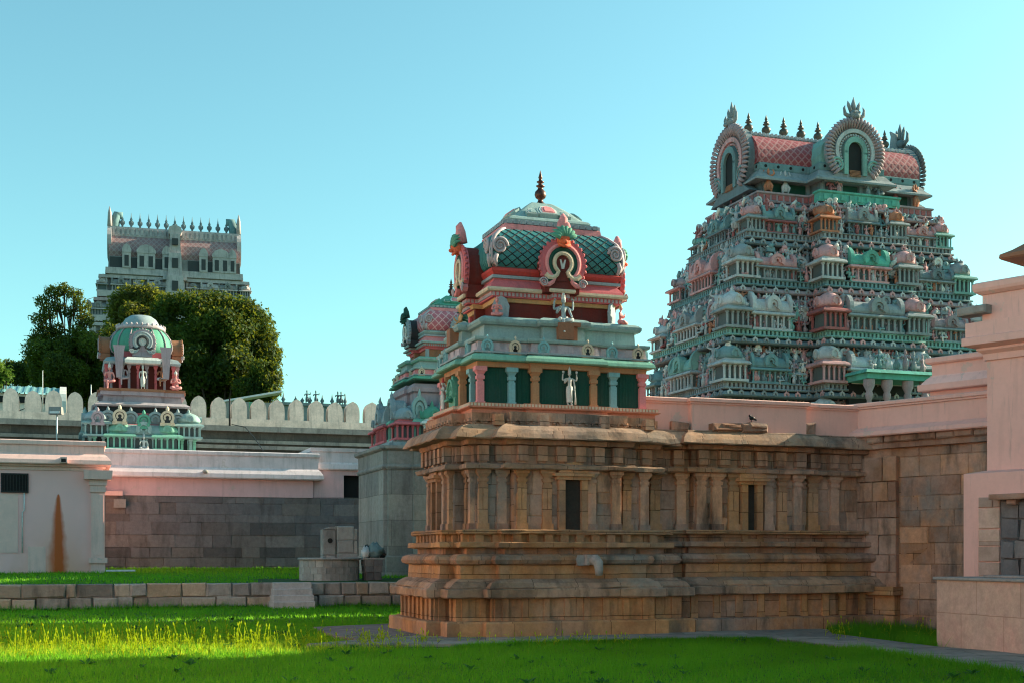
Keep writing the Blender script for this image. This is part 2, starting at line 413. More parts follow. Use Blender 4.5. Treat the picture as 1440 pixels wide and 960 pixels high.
M['bronze'] = metal('dark_bronze', (0.10,0.045,0.035), 0.4, 0.7)
M['old_bronze'] = metal('tarnished_bronze', (0.10,0.085,0.07), 0.5, 0.6)
M['iron'] = metal('black_iron', (0.02,0.02,0.022), 0.6, 0.3)
M['white_metal'] = metal('white_painted_metal', (0.7,0.7,0.7), 0.5, 0.1)
M['tin'] = metal('teal_corrugated_tin', (0.20,0.42,0.44), 0.45, 0.3)
M['dome_tile'] = plaster('teal_dome', (0.055,0.25,0.25), 0.3, 0.5)
M['rib'] = plaster('black_ribs', (0.015,0.02,0.022), 0.2)
M['rose_tile'] = lattice_mat('rose_diamond_tiles', (0.50,0.13,0.16), (0.62,0.36,0.36), 3.3, 0.09)
M['red_tile'] = lattice_mat('red_diamond_tiles', (0.30,0.05,0.06), (0.36,0.15,0.155), 2.8, 0.12, 0.4)
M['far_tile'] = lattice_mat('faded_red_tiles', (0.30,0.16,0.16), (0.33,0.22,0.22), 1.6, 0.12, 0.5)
M['bark'] = stone('tree_bark', ((0.06,0.05,0.04),(0.09,0.07,0.05),(0.07,0.06,0.05)), stain=0.3)
M['leaf_dark'] = foliage('dark_leaves', (0.008,0.028,0.006), (0.055,0.10,0.010), 0.42, (0.30,0.30,0.02))
M['leaf_olive'] = foliage('olive_leaves', (0.03,0.045,0.01), (0.13,0.14,0.018), 0.45, (0.34,0.34,0.03))
M['leaf_bright'] = foliage('bright_leaves', (0.05,0.10,0.012), (0.12,0.20,0.02), 0.4)
M['grass'] = foliage('lawn_blades', (0.012,0.125,0.007), (0.06,0.29,0.018), 0.68, (0.36,0.78,0.03))
M['stalk'] = foliage('sun_tinted_seed_grass', (0.12,0.27,0.014), (0.42,0.54,0.035), 0.75, (0.92,0.99,0.06))  # pale yellow-green paints extra sunlight into the seeding grass
M['straw'] = foliage('dry_straw', (0.16,0.13,0.04), (0.34,0.27,0.10), 0.3, (0.5,0.4,0.12))
M['weed'] = foliage('broad_weed_leaves', (0.02,0.09,0.015), (0.06,0.20,0.03), 0.35)
M['soil'] = plaster('turf_soil', (0.012,0.075,0.008), 0.5, 0.95, dcol=(0.03,0.05,0.01), fine=6, streak=False, bd=0.02)
M['gravel'] = stone('pinkish_gravel', ((0.22,0.17,0.15),(0.34,0.27,0.25),(0.28,0.24,0.23)), stain=0.4, bd=0.03)
M['plastic_dark'] = metal('black_plastic_bag', (0.02,0.022,0.025), 0.3, 0.0)
M['plastic_teal'] = metal('grey_green_plastic_bag', (0.16,0.24,0.24), 0.35, 0.0)
M['skin_white'] = plaster('pale_statue_paint', (0.60,0.60,0.56), 0.3, 0.6)
M['skin_blue'] = plaster('blue_grey_statue_paint', (0.34,0.42,0.45), 0.3, 0.6)
M['skin_pink'] = plaster('pink_statue_paint', (0.72,0.28,0.26), 0.3, 0.6)
M['skin_green'] = plaster('green_statue_paint', (0.14,0.42,0.30), 0.3, 0.6)
M['skin_orange'] = plaster('orange_statue_paint', (0.62,0.33,0.14), 0.3, 0.6)
M['crow'] = plaster('black_feathers', (0.012,0.012,0.014), 0.1, 0.5)
# pink wall with the rust stain that runs down it (a stain with a shape of its own)
def stain_wall():
    m, nn, ll, bs = nodes('pink_wall_with_rust_stain')
    tc = nn.new("ShaderNodeTexCoord"); P = tc.outputs['Object']
    sp = nn.new("ShaderNodeSeparateXYZ"); ll.new(P, sp.inputs[0])
    def Mth(op, a, b=None, c=None):
        n = nn.new("ShaderNodeMath"); n.operation = op
        for i, x in enumerate((a,b,c)):
            if x is None: continue
            if hasattr(x,'is_linked'): ll.new(x, n.inputs[i])
            else: n.inputs[i].default_value = x
        return n.outputs[0]
    dx = Mth('ABSOLUTE', Mth('ADD', sp.outputs[0], 1.77))          # stain axis 1.77 m left of the building's corner
    up = Mth('DIVIDE', Mth('SUBTRACT', 4.05, sp.outputs[2]), 3.25)  # 0 at the tip, 1 at the foot
    up = Mth('MAXIMUM', up, 0.0)
    wob = noise(nn, ll, P, 1.6, 3, 0.5)
    wdt = Mth('MULTIPLY', Mth('MULTIPLY_ADD', Mth('POWER', up, 0.55), 0.46, 0.02), Mth('ADD', wob, 0.5))
    core = Mth('SUBTRACT', 1.0, Mth('DIVIDE', dx, wdt))
    nz = noise(nn, ll, P, 5.0, 5, 0.7, sc=(1,1,0.25))
    core2 = Mth('MULTIPLY', Mth('MAXIMUM', core, 0.0), Mth('GREATER_THAN', up, 0.001))
    f = ramp(nn, ll, Mth('MULTIPLY', Mth('ADD', nz, 0.45), core2), [(0.03, 0.0), (0.62, 0.95)])
    halo = Mth('MULTIPLY', Mth('MAXIMUM', Mth('SUBTRACT', 1.0, Mth('DIVIDE', dx, Mth('MULTIPLY', wdt, 4.0))), 0.0), Mth('POWER', up, 2.0))
    big = noise(nn, ll, P, 0.8, 5, 0.6)
    c = mixc(nn, ll, ramp(nn, ll, big, [(0.35,0.0),(0.75,0.35)]), (0.92,0.52,0.51), (0.74,0.45,0.46))
    c = mixc(nn, ll, Mth('MULTIPLY', halo, 0.75), c, (0.66,0.27,0.09))
    c = mixc(nn, ll, f, c, (0.52,0.085,0.003))
    ll.new(c, bs.inputs['Base Color']); bs.inputs['Roughness'].default_value = 0.8
    bump(nn, ll, bs, noise(nn, ll, P, 15, 5, 0.7), 0.005)
    return m
M['stain_wall'] = stain_wall()
# ------------------------------------------------------------------ ground
O_SHRINE = Vector((0.395, 27.39, 0))
def ashlar(mb, x0, x1, z0, z1, y, hr=(0.28,0.42), wr=(0.5,1.1), depth=0.2, prot=0.015, gap=0.006, j=0.006, b=0.012):
    z = z0
    while z < z1-0.05:
        h = rnd(*hr)
        if z1-z-h < hr[0]*0.6: h = z1-z
        x = x0
        while x < x1-0.02:
            w = rnd(*wr)
            if x1-x-w < wr[0]*0.6: w = x1-x
            mb.tone = random.random()
            mb.block(x+gap, x+w-gap, y-rnd(0,prot), y+depth, z+gap, z+h-gap, b, j)
            x += w
        z += h
    mb.tone = 0.5
g = MB(); NG = 40
def gz(x, y): return 0.03*math.sin(x*0.5)*math.sin(y*0.37)-0.02
xs = [-600,-200,-80]+[-40+2*i for i in range(41)]+[80,200,600]; ys = [-200,-40]+[0+2*i for i in range(31)]+[100,250,900]
pts = [(x,y,gz(x,y) if (abs(x)<41 and 0<y<60) else -0.02) for y in ys for x in xs]
g.add(pts, [(r*len(xs)+c, r*len(xs)+c+1, (r+1)*len(xs)+c+1, (r+1)*len(xs)+c) for r in range(len(ys)-1) for c in range(len(xs)-1)], True)
tag(g.build('ground', M['soil']), kind='structure')
# raised terrace behind the retaining wall
TA = Vector((-14.8, 37.0, 0)); TZ = 0.74
def terr_z(t, n): return TZ+0.010*max(0, n)
t = MB(); xs = [-30+3*i for i in range(27)]; ys = [0.15,1,2,4,7,10,14,18,22,26,32,60]
t.add([(x,y,terr_z(x,y)-0.01) for y in ys for x in xs], [(r*27+c, r*27+c+1, (r+1)*27+c+1, (r+1)*27+c) for r in range(len(ys)-1) for c in range(26)], True)
t.box(-30, 48, 0.15, 60, -0.3, 0.60)
tag(t.build('terrace', M['soil'], loc=TA, rz=TH), kind='structure')
# concrete path along the foot of the shrine and hall
PATH = [gnd(430,908), gnd(560,897), gnd(640,880), gnd(900,870), gnd(1165,887), gnd(1170,893), gnd(1320,912), gnd(1420,920), gnd(1600,948), gnd(1600,985), gnd(1440,948), gnd(1330,932), gnd(1200,912.5), gnd(1075,898.5), gnd(890,901), gnd(640,908.5), gnd(540,909)]
PATH = [(p.x, p.y) for p in PATH]
GRAV = [(p.x, p.y) for p in (gnd(440,884), gnd(570,878), gnd(600,893), gnd(560,899), gnd(500,901), gnd(468,896))]
mb = MB()
def sheet(mb, poly, z, step=0.35):
    xs = [p[0] for p in poly]; ys = [p[1] for p in poly]
    mb.add([(x,y,z) for x,y in poly], [tuple(range(len(poly)))])
path_o = MB(); path_o.prism(PATH[::-1], -0.1, 0.045); tag(path_o.build('path', M['concrete']), kind='structure')
gr_o = MB(); gr_o.prism(GRAV[::-1], -0.1, 0.05); tag(gr_o.build('gravel', M['gravel']), kind='structure')

# ------------------------------------------------------------------ main shrine
A, B = 1.975, 1.85
sh = thing('temple_shrine', 'near shrine with carved brown stone base and teal lattice dome in red and pink trim', 'shrine', O_SHRINE-V*0.45+U*.06, TH); sh.scale = (.945,.75,.985)
PLAN = ratha(A, B, 1.22, 0.30)
def st(mb, prof, plan=PLAN, sub=0.22, jit=0.011): return mb.loft(plan, prof, sub=sub, jit=jit)
b_ = MB(); st(b_, [(.80,-.3),(.80,.30),(.77,.33),(.50,.34)], jit=0.008); b_.build('foot_course', M['foot_stone'], sh)
b_ = MB(); st(b_, [(.56,.32),(.56,.79)]); b_.build('plinth_band', M['foot_stone'], sh)
PIN = M['sandstone']
def on_sides(plan, o, step):
    """spots on the outline pushed out by o, skipping the short return edges"""
    for p, a, L in along(offset(plan, o), step):
        if L > 0.18: yield p, a, L
b_ = MB()
for p, a, L in on_sides(PLAN, .56, .46):
    b_.cut(); b_.M = T(p.x,p.y,0)@RZ(a); b_.box(-.07+rnd(-.02,.02), .07, -.045, .05, .33, .785)
b_.build('plinth_pilaster', M['foot_stone'], sh)
b_ = MB(); st(b_, [(.50,.775),(.74,.785),(.78,.81),(.78,.95),(.75,.97),(.40,.98)], jit=.017); b_.build('plinth_slab', M['grey_sandstone'], sh)
b_ = MB(); st(b_, [(.45,.965),(.70,.975),(.70,1.0),(.62,1.08),(.50,1.14),(.46,1.16),(.30,1.165)]); b_.build('lotus_moulding', M['grey_sandstone'], sh)
b_ = MB(); st(b_, [(.42,1.15),(.42,1.44),(.2,1.445)]); b_.build('plinth_dado', M['foot_stone'], sh)
b_ = MB(); st(b_, [(.30,1.42),(.44,1.425),(.53,1.46),(.56,1.53),(.53,1.60),(.44,1.64),(.2,1.645)]); b_.build('round_moulding', M['sandstone'], sh)
b_ = MB(); st(b_, [(.25,1.63),(.25,1.78)]); b_.build('plinth_recess', M['sandstone'], sh)
b_ = MB(); st(b_, [(.2,1.765),(.40,1.77),(.43,1.79),(.43,1.87),(.41,1.885),(.15,1.89)], jit=.014); b_.build('plinth_ledge', M['foot_stone'], sh)
b_ = MB(); st(b_, [(.18,1.88),(.18,2.05)])
for p, a, L in on_sides(PLAN, .18, .36):
    b_.M = T(p.x,p.y,0)@RZ(a); b_.box(-.09, .09, -.13, .05, 1.885, 2.045)
b_.build('carved_frieze', M['foot_stone'], sh)
b_ = MB(); st(b_, [(.1,2.035),(.34,2.04),(.37,2.06),(.37,2.12),(.35,2.135),(-.1,2.14)], jit=.014); b_.build('wall_sill', M['foot_stone'], sh)
b_ = MB(); st(b_, [(0,2.12),(0,3.95)], jit=0)
b_.build('stone_wall', M['sandstone'], sh)
# dressed blocks of the front and left wall faces
b_ = MB()
ashlar(b_, -1.95, -1.22, 2.13, 3.34, -B-.012, (.22,.42), (.25,.5), .1)
b_.cut(); ashlar(b_, -1.21, -.24, 2.13, 3.34, -B-.315, (.22,.45), (.25,.45), .1)
b_.cut(); ashlar(b_, .24, 1.21, 2.13, 3.34, -B-.315, (.22,.45), (.25,.45), .1)
b_.cut(); ashlar(b_, 1.22, 1.95, 2.13, 3.34, -B-.012, (.22,.42), (.25,.5), .1)
b_.cut(); b_.M = RZ(-PI/2)
ashlar(b_, -1.83, -1.22, 2.13, 3.34, -A-.012, (.25,.42), (.25,.5), .1)
b_.cut(); ashlar(b_, -1.21, -.24, 2.13, 3.34, -A-.315, (.25,.45), (.25,.45), .1)
b_.cut(); ashlar(b_, .24, 1.21, 2.13, 3.34, -A-.315, (.25,.45), (.25,.45), .1)
b_.cut(); ashlar(b_, 1.22, 1.83, 2.13, 3.34, -A-.012, (.25,.42), (.25,.5), .1)
b_.build('wall_face', M['sandblock'], sh)
def pilaster_mb(w=0.2, d=0.10, h=1.2, cap=True):
    m = MB(); j = lambda: rnd(-.006,.006)
    m.box(-w*.62, w*.62, -d*1.25, .02, 0, .13)
    m.tone = random.random()
    m.box(-w*.5+j(), w*.5+j(), -d, .02, .13, h*.62)
    m.box(-w*.5+j(), w*.5+j(), -d+j(), .02, h*.622, h*.76)
    m.box(-w*.40, w*.40, -d*.85, .02, h*.76, h*.80)
    m.box(-w*.52, w*.52, -d*1.05, .02, h*.80, h*.85, -.012, -.0)
    m.box(-w*.42, w*.42, -d*.9, .02, h*.85, h*.885)
    m.box(-w*.5, w*.5, -d*1.05, .02, h*.885, h*.94, -.04*w/.2, -.03)
    m.box(-w*.78, w*.78, -d*1.55, .02, h*.94, h)
    m.tone = .5
    return m
pil_me = []
for k in range(3):
    me = pilaster_mb().mesh('pilaster'); me.materials.append(M['sandblock'] if k else M['foot_stone']); pil_me.append(me)
def put(me, name, parent, loc, rz=0.0, sc=None):
    o = bpy.data.objects.new(name, me); COL.objects.link(o); o.parent = parent; o.location = loc; o.rotation_euler = (0,0,rz)
    if sc: o.scale = sc if hasattr(sc,'__len__') else (sc,)*3
    return o
for x, y in ((-1.83,-B-.01),(-1.42,-B-.01),(-1.06,-B-.31),(-.50,-B-.31),(.50,-B-.31),(1.06,-B-.31),(1.42,-B-.01),(1.83,-B-.01)):
    put(random.choice(pil_me), 'pilaster', sh, (x,y,2.13))
for t_, o in ((-1.7,.01),(-1.36,.01),(-1.05,.31),(-.5,.31),(.5,.31),(1.05,.31),(1.36,.01),(1.7,.01)):
    put(random.choice(pil_me), 'pilaster', sh, (-A-o,-t_,2.13), -PI/2)
def niche(parent, loc, rz, w=.37, z0=1.93, z1=3.14):
    m = MB(); m.mi = 0
    m.box(-w/2-.14, -w/2, -.17, .05, z0, z1); m.box(w/2, w/2+.14, -.17, .05, z0, z1)
    m.box(-w/2-.2, w/2+.2, -.21, .05, z1, z1+.07); m.box(-w/2-.26, w/2+.26, -.27, .05, z1+.07, z1+.13)
    m.slab([(-.34,z1+.14),(.34,z1+.14),(.30,z1+.24),(.16,z1+.33),(0,z1+.36),(-.16,z1+.33),(-.30,z1+.24)], -.2, .05)
    m.box(-w/2-.14, w/2+.14, -.2, .05, z0-.06, z0-.002)
    m.mi = 1; m.box(-w/2+.002, w/2-.002, -.03, .04, z0+.002, z1-.002)
    o = m.build('niche', [M['foot_stone'], M['dark_stone']], parent, loc, rz); return o
niche(sh, (.06,-B-.32,0), 0); niche(sh, (-A-.32,0,0), -PI/2)
b_ = MB(); st(b_, [(0,3.325),(.24,3.33),(.28,3.35),(.28,3.42),(.22,3.45),(0,3.455)], jit=.017); b_.build('capital_ledge', M['grey_sandstone'], sh)
b_ = MB(); st(b_, [(.05,3.44),(.06,3.80),(.20,3.83),(.24,3.93)])
b_.tone = .5
for p, a, L in on_sides(PLAN, .06, .45):
    b_.M = T(p.x,p.y,0)@RZ(a); b_.box(-.11, .11, -.17, .05, 3.5, 3.80); b_.box(-.08, .08, -.1, .05, 3.455, 3.5)
b_.build('entablature', M['sandstone'], sh)
b_ = MB(); st(b_, [(.2,3.915),(.52,3.92),(.54,3.94),(.50,4.02),(.44,4.10),(.34,4.17),(.24,4.215),(-.2,4.22)], jit=.018); b_.build('cornice', M['grey_sandstone'], sh)
b_ = MB(); st(b_, [(.10,4.2),(.10,4.47)])
for p, a, L in on_sides(PLAN, .10, .30):
    b_.M = T(p.x,p.y,0)@RZ(a); b_.arch(.05, .10, -.05, .02, 0, 180, 8, c=(0,4.25))
for x in (-1.55, -.62, .75, 1.85):
    b_.M = T(x,-B-(.45 if abs(x)<1 else .25),4.2); b_.box(-.11,.11,-.16,.2,0,.22,.02,.03)
b_.build('parapet_frieze', M['sandstone'], sh)
# water spout with curled end
m = MB()
m.M = T(.30,-B-.72,1.44)@Matrix.Scale(1.05,4)
m.slab([(-.02,-.02),(.02,.10),(.06,.17),(-.24,.18),(-.3,.1),(-.26,-.02)], -.16, .16)
m.box(-.13,.13,-.34,.1,.0,.19,.02,0)
m.M = T(.30,-B-.72,1.44)@Matrix.Scale(1.05,4)
path = [(0,-.30,.09),(.03,-.44,.08),(.05,-.54,.02),(.05,-.58,-.10),(.05,-.57,-.20)]
m.tube(path, [.10,.105,.10,.085,.07], 10)
m.mi = 1; m.M = T(.353,-B-.72-.60,1.245); m.tube([(0,0,0),(0,0,-.02)], .055, 10)
m.build('water_spout', [M['pale_stone'], M['void']], sh)

# painted storey -----------------------------------------------------------
PP = ratha(A-.1, B-.1, .72, .12)
def pt(name, prof, mat, plan=PP, sub=0, smooth=False, par=sh, BM=None, jit=0):
    m = MB()
    if BM is not None: m.M = BM
    m.loft(plan, prof, sub=sub, jit=jit, smooth=smooth); return m.build(name, mat, par)
b_ = MB(); b_.loft(PLAN, [(.0,4.40),(.05,4.468),(-.4,4.47)]); b_.build('frieze_top', M['sandstone'], sh)
pt('painted_sill', [(.10,4.45),(.20,4.46),(.20,4.53),(.30,4.56),(.30,4.58),(-.2,4.585)], M['salmon'])
m = MB(); m.loft(PP, [(.24,4.575),(.26,4.58),(.26,4.655),(-.2,4.66)]); m.mi = 1
for p, a, L in along(offset(PP,.26), .075):
    m.M = T(p.x,p.y,0)@RZ(a); m.box(-.024,.024,-.014,.004,4.59,4.645)
m.build('dentil_course', [M['salmon'],M['cream']], sh)
m = MB(); m.loft(PP, [(-.06,4.65),(-.06,5.5)])
for p, a, L in along(offset(PP,-.06), .07):
    m.M = T(p.x,p.y,0)@RZ(a); w_ = rnd(.010,.024); m.box(-w_,w_,-rnd(.006,.016),.01,4.66,5.40,.004,0)
m.build('painted_wall', M['dark_green'], sh)
def pillar_mb(w=.15, h=.735):
    m = MB()
    m.box(-w*.62,w*.62,-w*.62,w*.62,0,.04)
    m.box(-w*.5,w*.5,-w*.5,w*.5,.04,h*.60)
    m.box(-w*.38,w*.38,-w*.38,w*.38,h*.60,h*.66)
    m.box(-w*.55,w*.55,-w*.55,w*.55,h*.66,h*.75,-.004,-.004)
    m.box(-w*.45,w*.45,-w*.45,w*.45,h*.75,h*.80)
    m.box(-w*.5,w*.5,-w*.5,w*.5,h*.80,h*.88,-.03,-.03)
    m.box(-w*.85,w*.85,-w*.85,w*.85,h*.88,h)
    return m
PM = {}
for c in ('pink','cyan','tan'):
    me = pillar_mb().mesh('pillar'); me.materials.append(M[c]); PM[c] = me
PML = {'pink':'pink square pillar','cyan':'pale blue square pillar','tan':'tan square pillar'}
a_, b2 = A-.1, B-.1
for sx in (-1,1):
    for sy in (-1,1): put(PM['pink'],'pillar',sh,(sx*(a_-.03),sy*(b2-.03),4.66))
    for x, c in ((1.16,'cyan'),(.66,'tan')):
        for sy in (-1,1): put(PM[c],'pillar',sh,(sx*x,sy*(b2+(.09 if c=='tan' else -.03)),4.66))
        for sy in (-1,1): put(PM[c],'pillar',sh,(sx*(a_+(.09 if c=='tan' else -.03)),sy*(x-.04),4.66))
for o in list(sh.children):
    if o.name.startswith('pillar'): o['label'] = PML[[k for k,v in PM.items() if v is o.data][0]]
pt('lintel', [(-.05,5.39),(.05,5.395),(.06,5.50),(-.05,5.505)], M['tan'])

BASE_ARCH = {}
def kudu(par, BM, x, y, z, rz, cols, s=1.0):
    """small horseshoe gable ornament"""
    key = tuple(cols)
    if key not in BASE_ARCH:
        m = MB(); m.mi = 0
        m.arch(.075,.115,-.045,.02,-50,230,16,foot=.03); m.arch(.03,.062,-.03,.02,-50,230,12)
        m.box(-.12,.12,-.03,.02,-.14,-.09); m.tube([(0,-.02,.10),(0,-.02,.15),(0,-.02,.19)],[.028,.03,.006],6)
        m.mi = 1; m.disc(0,0,.08,-.012,.02); m.box(-.04,.04,-.012,.02,-.1,-.02)
        me = m.mesh('horseshoe_ornament'); [me.materials.append(M[c]) for c in cols]; BASE_ARCH[key] = me
    o = put(BASE_ARCH[key], 'horseshoe_ornament', par, BM@Vector((x,y,z)), rz, s*BM.to_scale().x)
    return o

def spiral(m, cx, cz, r, y, turns=2.2, w=.02, flip=1):
    pts = []
    for i in range(36):
        t = i/35; a = turns*2*PI*t; rr = r*(1-.85*t)
        pts.append((cx+flip*rr*math.cos(a), y, cz+rr*math.sin(a)))
    m.tube(pts, [w*(1-.4*i/35) for i in range(36)], 5)

def gable(par, BM, loc, rz, pal, s=1.0, depth=.5, crest=True, mark=True):
    """big horseshoe gable: concentric painted bands, curled feet, a lion-faced crest"""
    X = BM@T(*loc)@RZ(rz)@Matrix.Scale(s,4)
    def mk(name, mat, fn, parent=par):
        m = MB(); m.M = X; fn(m); return m.build(name, mat, parent)
    def back(m):
        pts = [(.50*math.cos(R(a)), .52*math.sin(R(a))+.02) for a in range(-48,229,12)]
        m.slab(pts, .0, depth); m.box(-.42,.42,.02,depth,-.62,-.34)
    body = mk('gable', M[pal['gback']], back)
    def omega(m, r, w, y0, y1, foot=.16, c=(0,.02)):
        path = []
        for i in range(33):
            q = R(-58+296*i/32); path.append((c[0]+r*math.cos(q), c[1]+r*math.sin(q)))
        def tail(sx):
            q = R(-58); x, z = c[0]+r*math.cos(q), c[1]+r*math.sin(q)
            return [(sx*(x+foot*(1-math.cos(R(t)))*.8+foot*.1*math.sin(R(t))), z-foot*math.sin(R(t))*.75) for t in (35,70,110,150)]
        path = tail(1)[::-1]+path+tail(-1)
        n = len(path); L = []
        for i in range(n):
            p0, p1_ = path[max(0,i-1)], path[min(n-1,i+1)]; dx, dz = p1_[0]-p0[0], p1_[1]-p0[1]; l = math.hypot(dx,dz) or 1
            nx, nz = -dz/l, dx/l; ww = w/2*(1 if 2 < i < n-3 else 1.15)
            L.append(((path[i][0]+nx*ww, path[i][1]+nz*ww),(path[i][0]-nx*ww, path[i][1]-nz*ww)))
        pts = []; fs = []
        for a_, b_ in L: pts += [(a_[0],y0+.012,a_[1]),((a_[0]+b_[0])/2,y0-.012,(a_[1]+b_[1])/2),(b_[0],y0+.012,b_[1]),(b_[0],y1,b_[1]),(a_[0],y1,a_[1])]
        for i in range(n-1):
            for k in range(5): fs.append((i*5+k, i*5+(k+1)%5, (i+1)*5+(k+1)%5, (i+1)*5+k))
        fs += [(4,3,2,1,0), tuple((n-1)*5+k for k in range(5))]; m.add(pts, fs)
    for nm, c, fn in (('outer_band', 'g0', lambda m: m.arch(.44,.55,-.05,.06,-52,232,30)),
        ('second_band','g1', lambda m: omega(m,.395,.085,-.085,.03,.20)),
        ('third_band','g2', lambda m: omega(m,.305,.085,-.07,.03,.17)),
        ('inner_band','g3', lambda m: omega(m,.215,.085,-.10,.03,.20)),
        ('core','g4', lambda m: m.slab([(.17*math.cos(R(a)),.02+.17*math.sin(R(a))) for a in range(0,360,20)], -.02,.03) or m.box(-.07,.07,-.02,.03,-.52,-.1))):
        mk(nm, M[pal[c]], fn, body).parent = par
    if mark:
        mk('forehead_mark', M['white_paint'], lambda m: (m.slab([(-.075,.10),(-.04,.10),(0,-.02),(.04,.10),(.075,.10),(.03,-.10),(-.03,-.10)], -.045, 0)))
    def rosettes(m):
        for sx in (-1,1): m.cut(); spiral(m, sx*.47, -.42, .10, -.10, 2, .02, sx)
    mk('foot_scroll', M[pal['scroll']], rosettes)
    def teeth(m):
        for a in range(-40,221,13):
            c_, s_ = math.cos(R(a)), math.sin(R(a))
            m.tube([(.53*c_,.0,.53*s_),(.58*c_,-.02,.58*s_),(.60*c_,.0,.60*s_)],[.05,.035,.01],5)
    mk('scalloped_rim', M[pal['g0']], teeth)
    if crest:
        X = X@T(0,-.02,.52)@Matrix.Scale(1.4,4)@T(0,0,-.52)
        def leaf(m):
            for a in range(-70,71,20):
                sa, ca = math.sin(R(a)), math.cos(R(a))
                m.tube([(.0,-.05,.52),(.10*sa,-.13,.52+.10*ca),(.20*sa,-.12,.52+.19*ca),(.25*sa,-.05,.52+.22*ca)],[.03,.045,.03,.005],6)
        mk('crest_leaf', M[pal['leaf']], leaf)
        def face(m):
            m.ball((0,-.05,.50),(.12,.11,.10)); m.ball((-.06,-.13,.54),.032); m.ball((.06,-.13,.54),.032)
            m.ball((0,-.16,.47),(.045,.05,.035)); m.tube([(-.1,-.1,.44),(0,-.14,.41),(.1,-.1,.44)],.025,6)
        mk('lion_face', M[pal['face']], face)
        def plume(m):
            m.tube([(0,.02,.60),(0,.0,.78),(.01,-.02,.86),(.0,.0,.93)],[.10,.085,.07,.02],8)
            m.ball((.06,-.04,.70),(.07,.06,.11)); m.ball((-.05,-.03,.74),(.06,.05,.10))
        mk('crest_plume', M[pal['plume']], plume)
    return body

